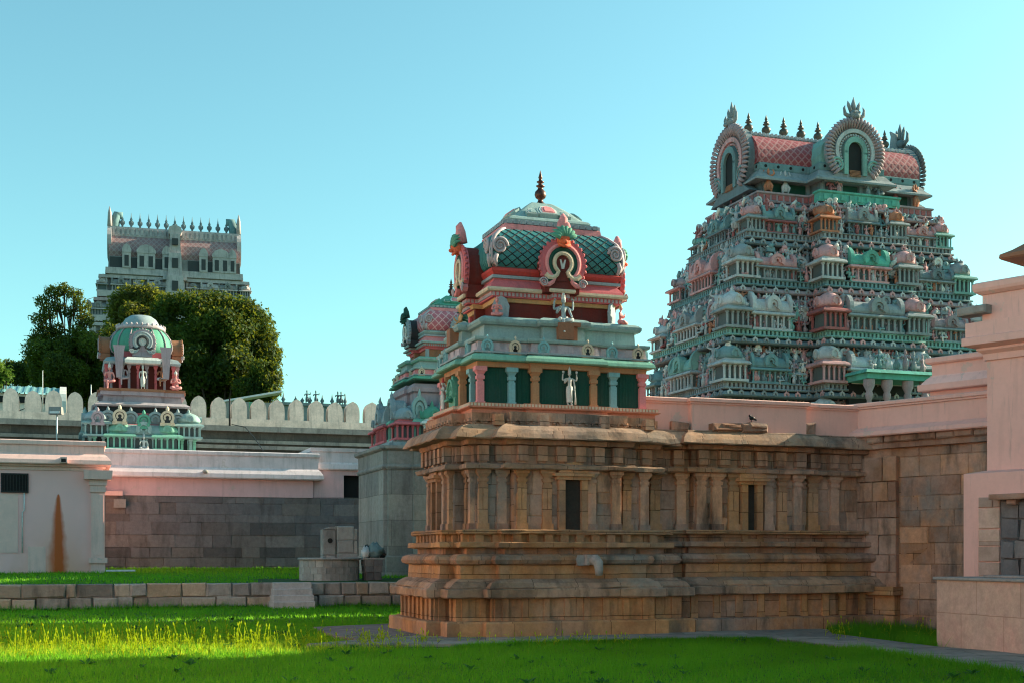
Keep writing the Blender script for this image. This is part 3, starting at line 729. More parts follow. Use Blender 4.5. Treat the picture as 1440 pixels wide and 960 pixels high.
def shrine_top(par, a, b, zoff, s, pal, lattice=True, kud=True, extra=True, frontgable=1.0):
    """parapet, ledges, neck, square bulging dome, cap and finial; drawn for a base at z=5.5"""
    BM = T(0,0,zoff)@Matrix.Scale(s,4)@T(0,0,-5.5)
    P0 = ratha(a-.1, b-.1, .72, .12); P1 = ratha(a-.1, b-.1, .62, .22); P2 = ratha(a-.1, b-.1, .56, .26)
    P3 = ratha(a-.1, b-.1)
    q = lambda n, prof, m, plan=P0, **k: pt(n, prof, M[m], plan, par=par, BM=BM, **k)
    q('eave', [(-.1,5.49),(.19,5.50),(.22,5.52),(.20,5.58),(.15,5.63),(.06,5.665),(-.2,5.67)], pal['eave'])
    q('eave_lip', [(.06,5.66),(.14,5.665),(.14,5.70),(.0,5.705)], pal['eave2'])
    q('parapet', [(.08,5.69),(.06,5.72),(.02,5.90),(-.1,5.905)], pal['parapet'])
    q('parapet_coping', [(-.1,5.89),(.10,5.90),(.12,5.93),(.12,5.975),(-.4,5.98)], pal['coping'])
    q('ledge_base', [(-.14,5.97),(-.16,6.25)], pal['coping'], P1)
    q('upper_ledge', [(-.2,6.24),(-.06,6.25),(-.03,6.29),(-.04,6.36),(-.09,6.40),(-.16,6.425),(-.7,6.43)], pal['ledge'], P1)
    m = MB(); m.M = BM
    for p, an, L in along(offset(P1,-.035), .17):
        m.M = BM@T(p.x,p.y,0)@RZ(an); m.box(-.07,.07,-.016,.03,6.30,6.355)
    m.build('ledge_frieze', M[pal['coping']], par)
    m = MB(); m.M = BM
    for p, an, L in along(offset(P0,.045), .55):
        if L > .3: m.cut(); m.M = BM@T(p.x,p.y,0)@RZ(an); m.box(-L*.38,L*.38,-.02,.05,5.73,5.87,.02,.0)
    m.build('parapet_panel', M[pal['parapet']], par)
    q('neck_wall', [(-.56,6.42),(-.56,6.86)], pal['neck'], P1)
    q('neck_band', [(-.6,6.775),(-.50,6.78),(-.47,6.86),(-.7,6.865)], pal['neckband'], P1)
    m = MB(); m.M = BM
    for x, y in [(sx*(a-.66),sy*(b-.66)) for sx in (-1,1) for sy in (-1,1)]:
        m.cut(); m.box(x-.06,x+.06,y-.06,y+.06,6.42,6.78)
    m.build('neck_pilaster', M[pal['neckpil']], par)
    m = MB(); m.M = BM; m.loft(P2, [(-.55,6.85),(-.40,6.86),(-.37,6.97),(-.6,6.975)]); m.mi = 1
    for p, an, L in along(offset(P2,-.375), .085):
        m.M = BM@T(p.x,p.y,0)@RZ(an); m.box(-.026,.026,-.014,.02,6.885,6.955)
    m.build('dentil_course', [M[pal['m1']],M[pal['dent']]], par)
    q('cream_ledge', [(-.5,6.965),(-.28,6.97),(-.26,7.0),(-.27,7.045),(-.5,7.06)], pal['m2'], P2)
    q('sloped_band', [(-.34,7.05),(-.36,7.10),(-.46,7.22),(-.46,7.25)], pal.get('m3b', pal['m3']), P2)
    q('grey_fillet', [(-.5,7.24),(-.40,7.25),(-.40,7.31),(-.5,7.315)], pal['m4'], P2)
    q('red_fillet', [(-.5,7.31),(-.44,7.33),(-.38,7.40),(-.38,7.45),(-.48,7.49)], pal['m5'], P2)
    dome = [(-.50,7.47),(-.41,7.54),(-.355,7.66),(-.35,7.80),(-.38,7.97),(-.46,8.12),(-.60,8.25),(-.75,8.33),(-.82,8.36)]
    dm = q('dome', dome, pal['dome'], P3, sub=.12, smooth=True)
    def dprof(t):
        zz = 7.50+t*(8.33-7.50)
        for (o0,z0),(o1,z1) in zip(dome,dome[1:]):
            if z0 <= zz <= z1: return o0+(o1-o0)*(zz-z0)/(z1-z0), zz
        return dome[-1]
    if lattice:
        m = MB()
        for rz, hx, hy in ((0,a-.1,b-.1),(PI,a-.1,b-.1)):
            m.cut(); m.M = BM@RZ(rz)
            for d in (-1,1):
                k = -3.0
                while k < 3.0:
                    pth = []
                    for i in range(41):
                        t = i/40; o, zz = dprof(t); x = k+d*t*1.15
                        if abs(x) < hx+o-.03: pth.append((x, -(hy+o)-.006, zz))
                    if len(pth) > 2: m.tube(pth, .011, 4)
                    k += .23
        m.build('lattice', M['rib'], par)
        m = MB()
        for rz, hx, hy in ((-PI/2,b-.1,a-.1),(PI/2,b-.1,a-.1)):
            m.cut(); m.M = BM@RZ(rz)
            x = -.95
            while x < .96:
                pth = []
                for i in range(15):
                    t = i/14; o, zz = dprof(t); k = (hx+o)/(hx-.36)
                    pth.append((x*1.45*k, -(hy+o)-.0, zz))
                m.tube(pth, .028, 5); x += .10
        m.build('fluted_rib', M[pal['dome']], par)
    m = MB()
    for rz, hx, hy in ((0,a-.1,b-.1),(PI/2,b-.1,a-.1),(PI,a-.1,b-.1),(-PI/2,b-.1,a-.1)):
        m.M = BM@RZ(rz)
        for sx in (-1,1):
            m.cut(); pth = [(sx*(hx+dprof(t)[0]-.02), -(hy+dprof(t)[0])-.0, dprof(t)[1]) for t in [i/12 for i in range(13)]]
            m.tube(pth, .035, 5)
            o, zz = dprof(.42); spiral(m, sx*(hx+o-.19), zz+.04, .17, -(hy+o)-.05, 2.2, .036, -sx)
            m.disc(sx*(hx+o-.19), zz+.04, .12, -(hy+o)-.04, -(hy+o)+.12)
            m.tube([(sx*(hx+o-.12), -(hy+o)-.02, zz-.13),(sx*(hx+o-.08), -(hy+o)-.03, zz-.24),(sx*(hx+o-.13), -(hy+o)-.0, zz-.38)],[.05,.05,.03],6)
    m.build('corner_scroll', M[pal['scroll']], par)
    q('roof_band', [(-.95,8.31),(-.74,8.32),(-.76,8.44),(-.84,8.47)], pal['m3'], P3)
    m = MB(); m.M = BM; m.loft(P3, [(-.95,8.46),(-.86,8.465),(-.88,8.56),(-1.0,8.565)])
    for p, an, L in along(offset(P3,-.80), .15):
        m.M = BM@T(p.x,p.y,0)@RZ(an); m.box(-.06,.06,-.05,.06,8.455,8.54,.012,0)
    m.build('roof_collar', M[pal['collar']], par)
    q('cap_eave', [(-1.1,8.55),(-.97,8.56),(-.93,8.60),(-.97,8.65),(-1.05,8.68)], pal['cap'], P3)
    q('roof_cap', [(-1.03,8.665),(-1.13,8.72),(-1.26,8.84),(-1.42,8.97),(-1.56,9.07),(-1.64,9.12)], pal['cap'], P3, sub=.3, smooth=True)
    m = MB()
    for rz, hx, hy in ((0,a-.1,b-.1),(PI/2,b-.1,a-.1),(PI,a-.1,b-.1),(-PI/2,b-.1,a-.1)):
        for px_, sc_ in ((0,1.0),(-.36,.62),(.36,.62)):
            m.cut(); m.M = BM@RZ(rz)@T(px_,-(hy-1.06),8.72)@Matrix.Rotation(R(-55),4,'X')@Matrix.Scale(sc_,4)
            for i, w in enumerate((.25,.19,.14,.09)):
                m.mi = i if (i < 2 or not px_) else 0; y = -.05-.012*(i+1)
                m.slab([(-w,.02*i),(w,.02*i),(w*1.05,.18),(w*.7,.36-.03*i),(0,.44-.05*i),(-w*.7,.36-.03*i),(-w*1.05,.18)], y, .08)
    m.build('cap_panel', [M[pal['cap']],M['white_paint'],M[pal['capred']],M[pal['m3']]], par)
    m = MB(); m.M = BM
    m.lathe([(.12,9.08),(.13,9.12),(.07,9.16),(.05,9.21),(.11,9.25),(.135,9.31),(.12,9.38),(.07,9.43),(.05,9.47),(.095,9.49),(.10,9.51),(.05,9.53),(.045,9.56),(.085,9.585),(.085,9.60),(.04,9.62),(.035,9.66),(.05,9.68),(.03,9.74),(.004,9.84)], 14)
    m.build('finial', M['bronze'], par)
    for rz, hy in ((0,b),(PI/2,a),(PI,b),(-PI/2,a)):
        v = RZ(rz)@Vector((0,-(hy-.14),7.55))
        gable(par, BM, v, rz, pal, .94*frontgable, .55)
    if kud:
        for rz, hx, hy in ((0,a-.1,b-.1),(-PI/2,b-.1,a-.1),(PI/2,b-.1,a-.1),(PI,a-.1,b-.1)):
            for i, x in enumerate((-hx+.16,-1.1,-.5,.5,1.1,hx-.16)):
                cc = pal['k1'] if i%2 == 0 else pal['k2']
                if rz and i%2: continue
                v = RZ(rz)@Vector((x, -(hy+.07+(.12 if abs(x)<.72 else 0)), 5.80))
                kudu(par, BM, v.x, v.y, v.z, rz, cc, 1.15)
    return BM
PAL_MAIN = dict(m3b='rose', eave='mint', eave2='grey_blue', parapet='mauve', coping='teal_pale', ledge='teal_pale', neck='maroon', neckband='ochre', neckpil='rose',
    m1='rose', dent='mauve', m2='cream', m3='pink', m4='grey_blue', m5='red', dome='dome_tile', collar='grey_blue', cap='teal_pale', capred='pink',
    gback='maroon', g0='rose', g1='pink', g2='dark_green', g3='cream', g4='maroon', scroll='mauve', leaf='green', face='orange_red', plume='pink',
    k1=('cyan','teal_pale'), k2=('cream','dark_plaster'))
BM_MAIN = shrine_top(sh, A, B, 5.5, 1.0, PAL_MAIN)
# pedestals on the ledge
m = MB(); m.box(-.17,.17,-B-.16,-B+.35,5.985,6.33); m.cut(); m.box(.19,.27,-B-.1,-B+.1,5.985,6.26); m.box(.15,.33,-B-.16,-B+.12,6.26,6.34)
m.cut(); m.M = RZ(-PI/2); m.box(-.17,.17,-A-.16,-A+.35,5.985,6.33)
m.build('pedestal', M['brown'], sh)
# green niche relief on the left face
m = MB(); m.M = RZ(-PI/2)@T(0,-(A+.02),4.66)
m.slab([(-.28,0),(.28,0),(.34,.3),(.22,.56),(0,.72),(-.22,.56),(-.34,.3)], -.06, .05)
m.arch(.24,.30,-.12,.0,-20,200,18,c=(0,.34))
m.build('niche_relief', M['skin_green'], sh)

# ------------------------------------------------------------------ stone hall to the right of the shrine
hall = thing('temple_hall', 'long brown stone hall with pilasters and plain pink parapet joined to the near shrine', 'hall', O_SHRINE+U*4.5, TH)
HX = -4.5
HP = [(1.0+HX,-1.35),(3.1+HX,-1.35),(3.1+HX,-1.5),(5.75+HX,-1.5),(5.75+HX,-1.35),(7.75+HX,-1.35),(7.75+HX,5.5),(1.0+HX,5.5)]
def hp(name, prof, mat, jit=.011, sub=.22):
    m = MB(); m.loft(HP, prof, sub=sub, jit=jit); return m.build(name, M[mat], hall)
hp('foot_course', [(.74,-.3),(.74,.28),(.70,.30),(.40,.31)], 'sandstone', .008)
hp('plinth_band', [(.50,.29),(.50,.79)], 'sandstone')
m = MB()
for p, a, L in along(offset(HP,.5), .5):
    if p.y < 0 and L > .2: m.cut(); m.M = T(p.x,p.y,0)@RZ(a); m.box(-.08,.08,-.045,.05,.30,.785)
m.build('plinth_pilaster', M['foot_stone'], hall)
hp('plinth_slab', [(.40,.775),(.66,.785),(.70,.81),(.70,.95),(.67,.97),(.30,.98)], 'grey_sandstone', .01)
hp('lotus_moulding', [(.35,.965),(.62,.975),(.62,1.0),(.55,1.08),(.44,1.14),(.20,1.165)], 'grey_sandstone')
hp('plinth_dado', [(.36,1.15),(.36,1.44),(.15,1.445)], 'foot_stone')
hp('round_moulding', [(.26,1.42),(.38,1.425),(.46,1.46),(.49,1.53),(.46,1.60),(.38,1.64),(.15,1.645)], 'sandstone')
hp('plinth_recess', [(.20,1.63),(.20,1.78)], 'sandstone')
hp('plinth_ledge', [(.15,1.765),(.34,1.77),(.37,1.79),(.37,1.87),(.35,1.885),(.1,1.89)], 'sandstone', .008)
hp('carved_frieze', [(.14,1.88),(.14,2.05)], 'sandstone')
hp('wall_sill', [(.1,2.035),(.27,2.04),(.30,2.06),(.30,2.12),(.28,2.135),(-.1,2.14)], 'foot_stone', .008)
hp('stone_wall', [(0,2.12),(0,4.75)], 'sandstone', 0)
m = MB()
ashlar(m, 2.0+HX, 3.08+HX, 2.13, 3.34, -1.362, (.25,.45), (.28,.5), .1)
m.cut(); ashlar(m, 3.12+HX, 4.2+HX, 2.13, 3.34, -1.512, (.25,.45), (.28,.5), .1)
m.cut(); ashlar(m, 4.62+HX, 5.73+HX, 2.13, 3.34, -1.512, (.25,.45), (.28,.5), .1)
m.cut(); ashlar(m, 5.77+HX, 7.3+HX, 2.13, 3.4, -1.362, (.3,.55), (.3,.5), .1)
m.build('wall_face', M['sandblock'], hall)
for x, y in ((2.25,-1.36),(2.85,-1.36),(3.25,-1.51),(3.62,-1.51),(4.02,-1.51),(4.86,-1.51),(5.2,-1.51),(5.58,-1.51),(6.05,-1.36),(6.6,-1.36)):
    put(random.choice(pil_me), 'pilaster', hall, (x+HX,y,2.13), 0, (rnd(.95,1.25),1,1))
niche(hall, (4.42+HX,-1.52,0), 0, .22, 1.95, 3.10)
hp('capital_ledge', [(0,3.325),(.22,3.33),(.25,3.35),(.25,3.42),(.2,3.45),(0,3.455)], 'sandstone', .012)
hp('entablature', [(.05,3.44),(.06,3.80),(.18,3.83),(.20,3.93)], 'sandstone')
m = MB()
for p, a, L in along(offset(HP,.06), .5):
    if p.y < 0 and L > .2:
        m.cut(); m.M = T(p.x+rnd(-.05,.05),p.y,0)@RZ(a); m.box(-.12,.12,-.15,.05,3.5,3.80,.0,.0); m.box(-.09,.09,-.1,.05,3.455,3.5)
m.build('bracket', M['sandstone'], hall)
hp('cornice', [(.15,3.915),(.42,3.92),(.44,3.94),(.40,4.02),(.34,4.10),(.26,4.17),(.2,4.22),(-.2,4.225)], 'grey_sandstone', .014)
HQ = offset(HP, .06)
def pp(name, prof, mat):
    m = MB(); m.loft(HQ, prof); return m.build(name, M[mat], hall)
pp('pink_parapet', [(0,4.2),(0,4.79),(-.3,4.795)], 'pink_wall')
pp('parapet_coping', [(-.1,4.785),(.03,4.79),(.03,4.82),(.07,4.835),(.07,4.90),(.03,4.92),(-.6,4.925)], 'pink_wall')
# loose stones left lying on the cornice
stones = [(2.80,'squat carved brown stone lying on the hall cornice next to the painted shrine',.20,.11,.2), (3.80,'long brown stone slab lying on the hall cornice left of the black bird',.36,.16,.17),
          (4.45,'rounded brown stone lying on the hall cornice under the black bird',.32,.15,.2), (5.92,'small square carved stone alone on the right half of the hall cornice',.12,.12,.28)]
for x, lab, w, d, h in stones:
    m = MB(); p = O_SHRINE+U*x+V*(-1.35-.15-.1 if 3.1<x<5.75 else -1.35-.12)
    m.M = Matrix()
    m.block(-w,w,-d,d,0,h,.04,.025)
    if w > .2: m.block(-w*.4,w*.95,-d*1.05,d*.8,h*.35,h*1.12,.05,.02)
    o = m.build('carved_stone', M['sandblock'], loc=(p.x,p.y,4.20), rz=TH+rnd(-.08,.08)); tag(o, lab, 'stone', 'loose stones on the hall cornice')

# ------------------------------------------------------------------ wing wall at the right
WA = math.atan2(-2.27, 2.0)
wing = thing('wing_wall', 'brown block wall with a pink overhanging top turning toward the viewer at the right', 'wall', (7.67,28.47,0), WA)
m = MB(); m.box(-.3, 3.6, .1, 6, -.2, 4.3); m.build('wall_core', M['sandstone'], wing)
m = MB(); ashlar(m, 1.02, 3.5, 0, 3.92, .1, (.3,.45), (.4,.85), .15, .02); m.build('block_face', M['sandblock'], wing)
m = MB(); ashlar(m, -.25, 1.0, .9, 3.75, -.02, (.28,.45), (.25,.5), .3, .02); m.build('corner_pier', M['sandblock'], wing)
m = MB(); ashlar(m, .0, 1.02, -.1, .74, -.12, (.4,.5), (.25,.4), .3, .01); m.box(-.1,1.1,-.3,.2,.74,.92); m.build('pier_foot', M['foot_stone'], wing)
m = MB()
m.box(-.2,3.6,-.05,.3,3.93,4.08); 
for k in range(9):
    x = -.1+k*.42; m.block(x,x+.41,-.12-rnd(0,.03),.3,4.05,4.2,.03,.01)
m.build('stone_ledge', M['sandblock'], wing)
WP = [(-.18,-.02),(3.9,-.02),(3.9,6),(-.18,6)]
def wp(name, prof, par=wing, plan=WP, mat='pink_wall'):
    m = MB(); m.loft(plan, prof); return m.build(name, M[mat], par)
wp('pink_cornice', [(.05,4.19),(.22,4.195),(.24,4.22),(.22,4.30),(.12,4.36),(.06,4.40),(.04,4.41)])
wp('pink_parapet', [(.02,4.40),(.02,4.82),(-.3,4.825)])
wp('parapet_coping', [(-.1,4.82),(.06,4.825),(.06,4.86),(.10,4.875),(.10,4.94),(.05,4.96),(-.4,4.965)])
blk = thing('roof_block', 'stepped pink masonry block on the roof beside the tall pink tower', 'roof block', Vector((7.67,28.47,0))+Matrix.Rotation(WA,3,'Z')@Vector((1.55,.55,0)), WA)
BP = [(0,0),(4,0),(4,3),(0,3)]
wp('block_base', [(.05,4.9),(.05,5.13)], blk, BP)
wp('block_ledge', [(0,5.12),(.22,5.13),(.24,5.15),(.24,5.27),(.1,5.275)], blk, BP)
wp('block_slope', [(.20,5.27),(.12,5.38),(.05,5.45),(.04,5.47)], blk, BP, 'pale_pink')
wp('block_wall', [(.02,5.46),(.02,5.72)], blk, BP)
wp('block_coping', [(0,5.715),(.08,5.72),(.12,5.75),(.12,5.84),(.08,5.86),(-.5,5.865)], blk, BP)

# ------------------------------------------------------------------ tall pink tower at the right edge
pk = thing('pink_tower', 'tall pink plastered tower with stepped cornice at the right edge', 'tower', (8.76,23.6,0), WA)
KP = [(0,0),(3.2,0),(3.2,6.0),(0,6.0)]
wp('lower_wall', [(.30,-.2),(.30,3.10),(.0,3.16)], pk, KP)
wp('upper_wall', [(0,3.1),(0,5.40)], pk, KP)
wp('cornice_step', [(0,5.18),(.05,5.185),(.05,5.30),(.14,5.36),(.14,5.40),(.32,5.45)], pk, KP)
wp('cornice', [(.30,5.44),(.33,5.45),(.33,5.58),(.28,5.60),(.28,5.86),(.05,5.90)], pk, KP)
wp('attic_wall', [(.06,5.88),(.06,6.38)], pk, KP)
wp('attic_coping', [(.0,6.37),(.10,6.38),(.17,6.43),(.19,6.48),(.19,6.57),(.15,6.60),(-.5,6.62)], pk, KP)
m = MB(); m.block(-.46,.12,-.30,.1,6.02,6.18,.03,.01); m.build('cement_outlet', M['grey_cement'], pk)
m = MB(); ashlar(m, .0, .42, 1.18, 2.66, -.325, (.28,.4), (.22,.42), .2, .02); m.build('bare_brick', M['pink_plinth'], pk)
m = MB(); m.tone = .02; m.box(.42,2.05,-.308,0,1.17,2.6); ashlar(m, .44, 2.0, 1.18, 2.58, -.335, (.26,.42), (.24,.46), .1, .06, .018, .03); m.build('bare_stone', M['grey_block'], pk)
m = MB(); m.block(.36,2.4,-.62,.1,2.60,2.70,.02,.02); m.block(.62,.8,-.5,.0,2.50,2.6,.02,.0); m.build('stone_shelf', M['sandblock'], pk)
# pavilion roof beyond the tower
pv = thing('pavilion', 'brown flared pavilion roof corner high at the right edge', 'pavilion', (11.6,24.5,.1), WA)
QP = [(-1,-1),(1,-1),(1,1),(-1,1)]
wp('roof', [(.55,7.17),(.58,7.2),(.57,7.27),(.40,7.36),(.18,7.52),(-.05,7.78),(-.4,8.2),(-.9,8.6)], pv, QP, 'brown')
m = MB()
for x in (-.8,.8):
    for y in (-.8,.8): m.cut(); m.box(x-.14,x+.14,y-.14,y+.14,6.6,7.17)
m.build('post', M['pink_wall'], pv)
# pink plinth in the right foreground
pl = thing('pink_plinth', 'waist high faded pink plinth with a thin cement top in the right foreground', 'plinth', (7.40,22.3,0), math.atan2(-2.3,.69))
m = MB(); m.box(0,2.42,0,2.2,-.2,1.17); m.build('plinth_wall', M['pink_plinth'], pl)
m = MB(); m.block(-.05,2.48,-.05,2.2,1.172,1.225,.012,.004); m.build('plinth_top', M['grey_cement'], pl)
m = MB(); m.block(.8,2.1,.35,.8,0,.035,.008,.003)
tag(m.build('stone_slab', M['pale_stone'], loc=Vector((7.40,22.3,1.227)), rz=math.atan2(-2.3,.69)), 'thin pale stone slab lying on top of the pink plinth', 'slab')

# ------------------------------------------------------------------ retaining wall, steps
rw = thing('retaining_wall', 'low retaining wall of rough grey and tan blocks holding up the far lawn', 'wall', TA, TH)
m = MB(); ashlar(m, -14, 30, -.15, .34, 0, (.47,.5), (.35,1.0), .3, .06, .014, .03, .035); ashlar(m, -14, 30, .34, .76, .04, (.40,.42), (.3,1.25), .3, .06, .014, .03, .035)
m.box(-14,30,.12,.4,-.2,.72); m.build('stonework', M['wall_block'], rw)
sp = TA+U*((gnd(383,858).x-TA.x)/U.x)
stp = thing('garden_steps', 'short flight of pale grey steps set against the retaining wall', 'steps', sp, TH)
for k in range(4):
    m = MB(); w = .62-.03*(3-k) if k else .68; m.block(-.64+.04*k,.64-.0*k,-1.0+.24*k,.1,.19*k-.04,.19*(k+1),.015,.01); m.build('step', M['step_stone'], stp)

# ------------------------------------------------------------------ left pink building
GL = 0.92
lb = thing('pink_building', 'pink plastered building with barred window and rust stain at the left edge', 'building', (-16.55,52.0,0), TH)
m = MB(); m.box(-12,-.45,0,8,.3,5.45); m.build('wall', M['stain_wall'], lb)
LP = [(-12,0),(-.12,0),(-.12,8),(-12,8)]
def lp(name, prof, mat, plan=LP, par=lb):
    m = MB(); m.loft(plan, prof); return m.build(name, M[mat], par)
lp('cornice_soffit', [(.02,5.0),(.05,5.01),(.05,5.14),(.18,5.16),(.18,5.24)], 'pale_pink')
lp('cornice', [(.15,5.23),(.36,5.24),(.38,5.28),(.36,5.42),(.24,5.58),(.14,5.66),(.1,5.68)], 'pale_pink')
lp('parapet', [(.10,5.67),(.10,6.0),(.0,6.005)], 'pale_pink')
lp('coping', [(.0,6.0),(.16,6.01),(.18,6.04),(.18,6.18),(.12,6.21),(-.5,6.22)], 'pale_pink')
m = MB(); x0, x1 = -.52, 0
m.box(x0-.02,x1+.02,-.22,.4,.5,1.5); m.box(x0-.10,x1+.10,-.30,.42,1.28,1.5); m.box(x0+.0,x1-.0,-.18,.4,1.5,4.15); m.box(x0+.06,x1-.06,-.2,.3,1.6,4.05)
m.box(x0-.04,x1+.04,-.24,.42,4.15,4.42,-.0,0); m.box(x0-.08,x1+.08,-.28,.44,4.42,4.66); m.box(x0-.26,x1+.26,-.46,.5,4.66,5.02,-.04,-.04)
m.build('corner_pilaster', M['pale_pink'], lb)
m = MB(); m.box(-3.86,-2.95,-.03,.2,4.15,4.80); m.build('window', M['void'], lb); wn_ = lb.children[-1]
m = MB()
for x in np.linspace(-3.8,-3.0,8): m.box(x-.018,x+.018,-.075,-.045,4.15,4.80)
for a0,a1,c0,c1 in ((-3.92,-2.89,4.80,4.86),(-3.92,-2.89,4.09,4.15),(-3.92,-3.86,4.15,4.80),(-2.95,-2.89,4.15,4.80)): m.box(a0,a1,-.09,.1,c0,c1)
m.build('window_grille', M['iron'], wn_)
m = MB(); m.box(-4.9,-3.28,-.03,.1,1.7,4.05); m.box(-2.92,-2.25,-.02,.1,.6,1.95) ; m.build('wall_panel', M['pale_pink'], lb)
m = MB(); m.tube([(-3.05,-.05,4.1),(-3.05,-.05,3.4),(-3.12,-.05,3.3),(-3.12,-.05,1.7)], .03, 6); m.build('drain_pipe', M['white_metal'], lb)
m = MB(); m.box(-1.72,-1.42,-.75,.1,5.28,5.50,.03,0); m.mi = 1; m.box(-1.66,-1.48,-.76,-.6,5.30,5.44); m.build('roof_spout', [M['pale_pink'],M['void']], lb)

# long wall behind the lawn
lw = thing('long_wall', 'long grey stone wall topped by a pale lilac frieze and white cornice behind the far lawn', 'wall', (-14.8,62,0), TH)
m = MB(); ashlar(m, -5.4, 9.5, .7, 4.45, 0, (.30,.66), (.5,1.9), .3, .04, .004, .012, .006); m.build('stonework', M['grey_block'], lw)
m = MB(); m.box(-22,16,.1,7,.3,4.5); m.build('wall_core', M['dark_wall'], lw)
m = MB(); m.box(-22,5.18,-.06,7,4.45,5.32); m.build('frieze', M['lilac_wall'], lw)
CP = [(-22,-.06),(5.2,-.06),(5.2,7),(-22,7)]
lp('cornice', [(.1,5.3),(.40,5.31),(.44,5.36),(.42,5.55),(.30,5.75),(.2,5.85)], 'white_wall', CP, lw)
lp('parapet', [(.2,5.84),(.2,6.4),(.24,6.42),(.28,6.46),(.28,6.60),(.22,6.64),(-.6,6.65)], 'white_wall', CP, lw)
CQ = [(5.22,.1),(14,.1),(14,7),(5.22,7)]
m = MB(); m.box(5.22,6.75,.1,7,4.05,5.86); m.box(7.72,14,.1,7,4.05,5.86); m.box(6.75,7.72,.1,7,5.62,5.86); m.build('end_wall', M['lilac_wall'], lw)
m = MB(); m.box(6.76,7.71,.5,.6,4.1,5.62); m.build('dark_opening', M['void'], lw)
lp('end_parapet', [(0,5.85),(.16,5.87),(.2,5.92),(.16,6.15),(.08,6.25),(.08,6.75),(.16,6.78),(.18,6.95),(-.5,7.0)], 'white_wall', CQ, lw)
m = MB(); m.ball((-1.0+.9,-.55,5.62),(.14,.12,.10)); m.tube([(-.1,-.3,5.62),(-.1,-.6,5.6)],.07,8); m.build('round_vent', M['grey_cement'], lw)
m = MB(); m.box(-5.3,-3.9,-.4,.1,4.42,4.62); m.build('short_shelf', M['pale_pink'], lw)
m = MB(); m.box(-4.3,-3.75,-.35,.0,3.85,4.25); m.box(-4.2,-3.95,-.37,-.35,3.95,4.15); tag(m.build('meter_box', M['grey_cement'], loc=(-14.8,62,0), rz=TH), 'grey utility box under the short shelf at the left end of the stone wall', 'box')

# dark wall and battlements further back
bw = thing('battlement_wall', 'weathered high enclosure wall with a row of round topped merlons', 'wall', (-18.2,76,0), TH)
m = MB(); m.box(-60,40,0,1.6,0,9.0); m.build('wall_face', M['dark_wall'], bw)
m = MB(); m.box(-60,40,-.3,1.7,9.0,9.32); m.box(-60,40,-.15,1.7,8.3,8.5); m.build('string_course', M['grey_pier'], bw)
m = MB(); m.box(-60,40,0,1.2,9.32,9.78); m.build('parapet', M['limewash'], bw)
ml = []
for k in range(3):
    m = MB(); w, h = .41, .60
    m.slab([(-w,0),(w,0),(w*1.04,.3),(w*1.02,h)]+[(w*1.02*math.cos(R(a)), h+.55*math.sin(R(a))) for a in range(20,81,20)]+[(0,h+.575)]+[(w*1.02*math.cos(R(a)), h+.55*math.sin(R(a))) for a in range(100,161,20)]+[(-w*1.02,h),(-w*1.04,.3)], rnd(-.02,.02), .75)
    me = m.mesh('merlon'); me.materials.append(M['limewash']); ml.append(me)
x = -34
while x < 24:
    put(random.choice(ml), 'merlon', bw, (x+rnd(-.05,.05),.05,9.78), 0, (rnd(.98,1.10),1,rnd(1.02,1.12))); x += 1.16
fw = thing('rear_parapet', 'dark stone roof edge with a thin pale coping below the battlements', 'wall', (-17.5,71,0), TH)
m = MB(); m.box(-60,34,0,4,0,7.55); m.build('wall_face', M['dark_wall'], fw)
m = MB(); m.box(-60,34,-.25,4,7.55,7.75); m.build('coping', M['grey_pier'], fw)

# unseen blocks added to shade the lawn: behind the shrine, beyond the right edge
def add_shade_block(label, x0, x1, y0, y1, h, cat='hall'):
    o = thing('shade_block', label, cat, (x0,y0,0), 0); P = [(0,0),(x1-x0,0),(x1-x0,y1-y0),(0,y1-y0)]
    m = MB(); m.loft(P, [(.3,-.2),(.3,.9),(.1,1.1),(0,1.2),(0,h-.9)]); m.build('wall', M['sandstone'], o)
    m = MB(); m.loft(P, [(0,h-.92),(.3,h-.9),(.34,h-.8),(.1,h-.6),(.02,h-.58),(.02,h-.1),(.12,h-.08),(.12,h),(-.3,h+.01)]); m.build('parapet', M['pink_wall'], o)
add_shade_block('unseen stone block added right behind the near shrine to shade the lawn', -0.9, 2.5, 31.2, 34.25, 6.6)
add_shade_block('unseen stone block added further behind the near shrine to shade the lawn', -0.9, 2.6, 36.3, 47.7, 7.0)
add_shade_block('plain stone pillared hall far behind the near shrine', -1.2, 4.2, 57.0, 66.0, 9.5)
add_shade_block('tall unseen block added beyond the right edge to shade the foreground', 13.2, 24.0, 12.0, 26.5, 12.5)

# unseen paving and walls added left of and behind the viewer to bounce light
m = MB(); m.prism([(-15.5,-14),(12,-14),(12,9.5),(-15.5,9.5)], -.1, .03)
M['paving'] = stone('bounce_paving', ((0.50,0.37,0.26),(0.60,0.45,0.31),(0.54,0.44,0.34)), stain=0.2, joints=(1.2,1.2))
tag(m.build('bounce_paving', M['paving']), kind='structure')
def add_bounce_wall(label, x0, x1, y0, y1, h):
    o = thing('bounce_wall', label, 'wall', (x0,y0,0), 0); P = [(0,0),(x1-x0,0),(x1-x0,y1-y0),(0,y1-y0)]
    m = MB(); m.loft(P, [(0,-.2),(0,h-.7)]); m.build('wall', M['pale_pink'], o)
    m = MB(); m.loft(P, [(0,h-.72),(.2,h-.7),(.24,h-.6),(.06,h-.45),(.02,h-.43),(.02,h-.08),(.1,h-.06),(.1,h),(-.2,h+.01)]); m.build('coping', M['pink_wall'], o)
add_bounce_wall('unseen pale pink wall added along the left side to bounce warm sunlight', -19.0, -15.6, -14.0, 33.0, 7.0)
add_bounce_wall('unseen pale pink wall added behind the viewer to bounce warm sunlight', -15.5, 12.0, -17.0, -14.0, 7.5)
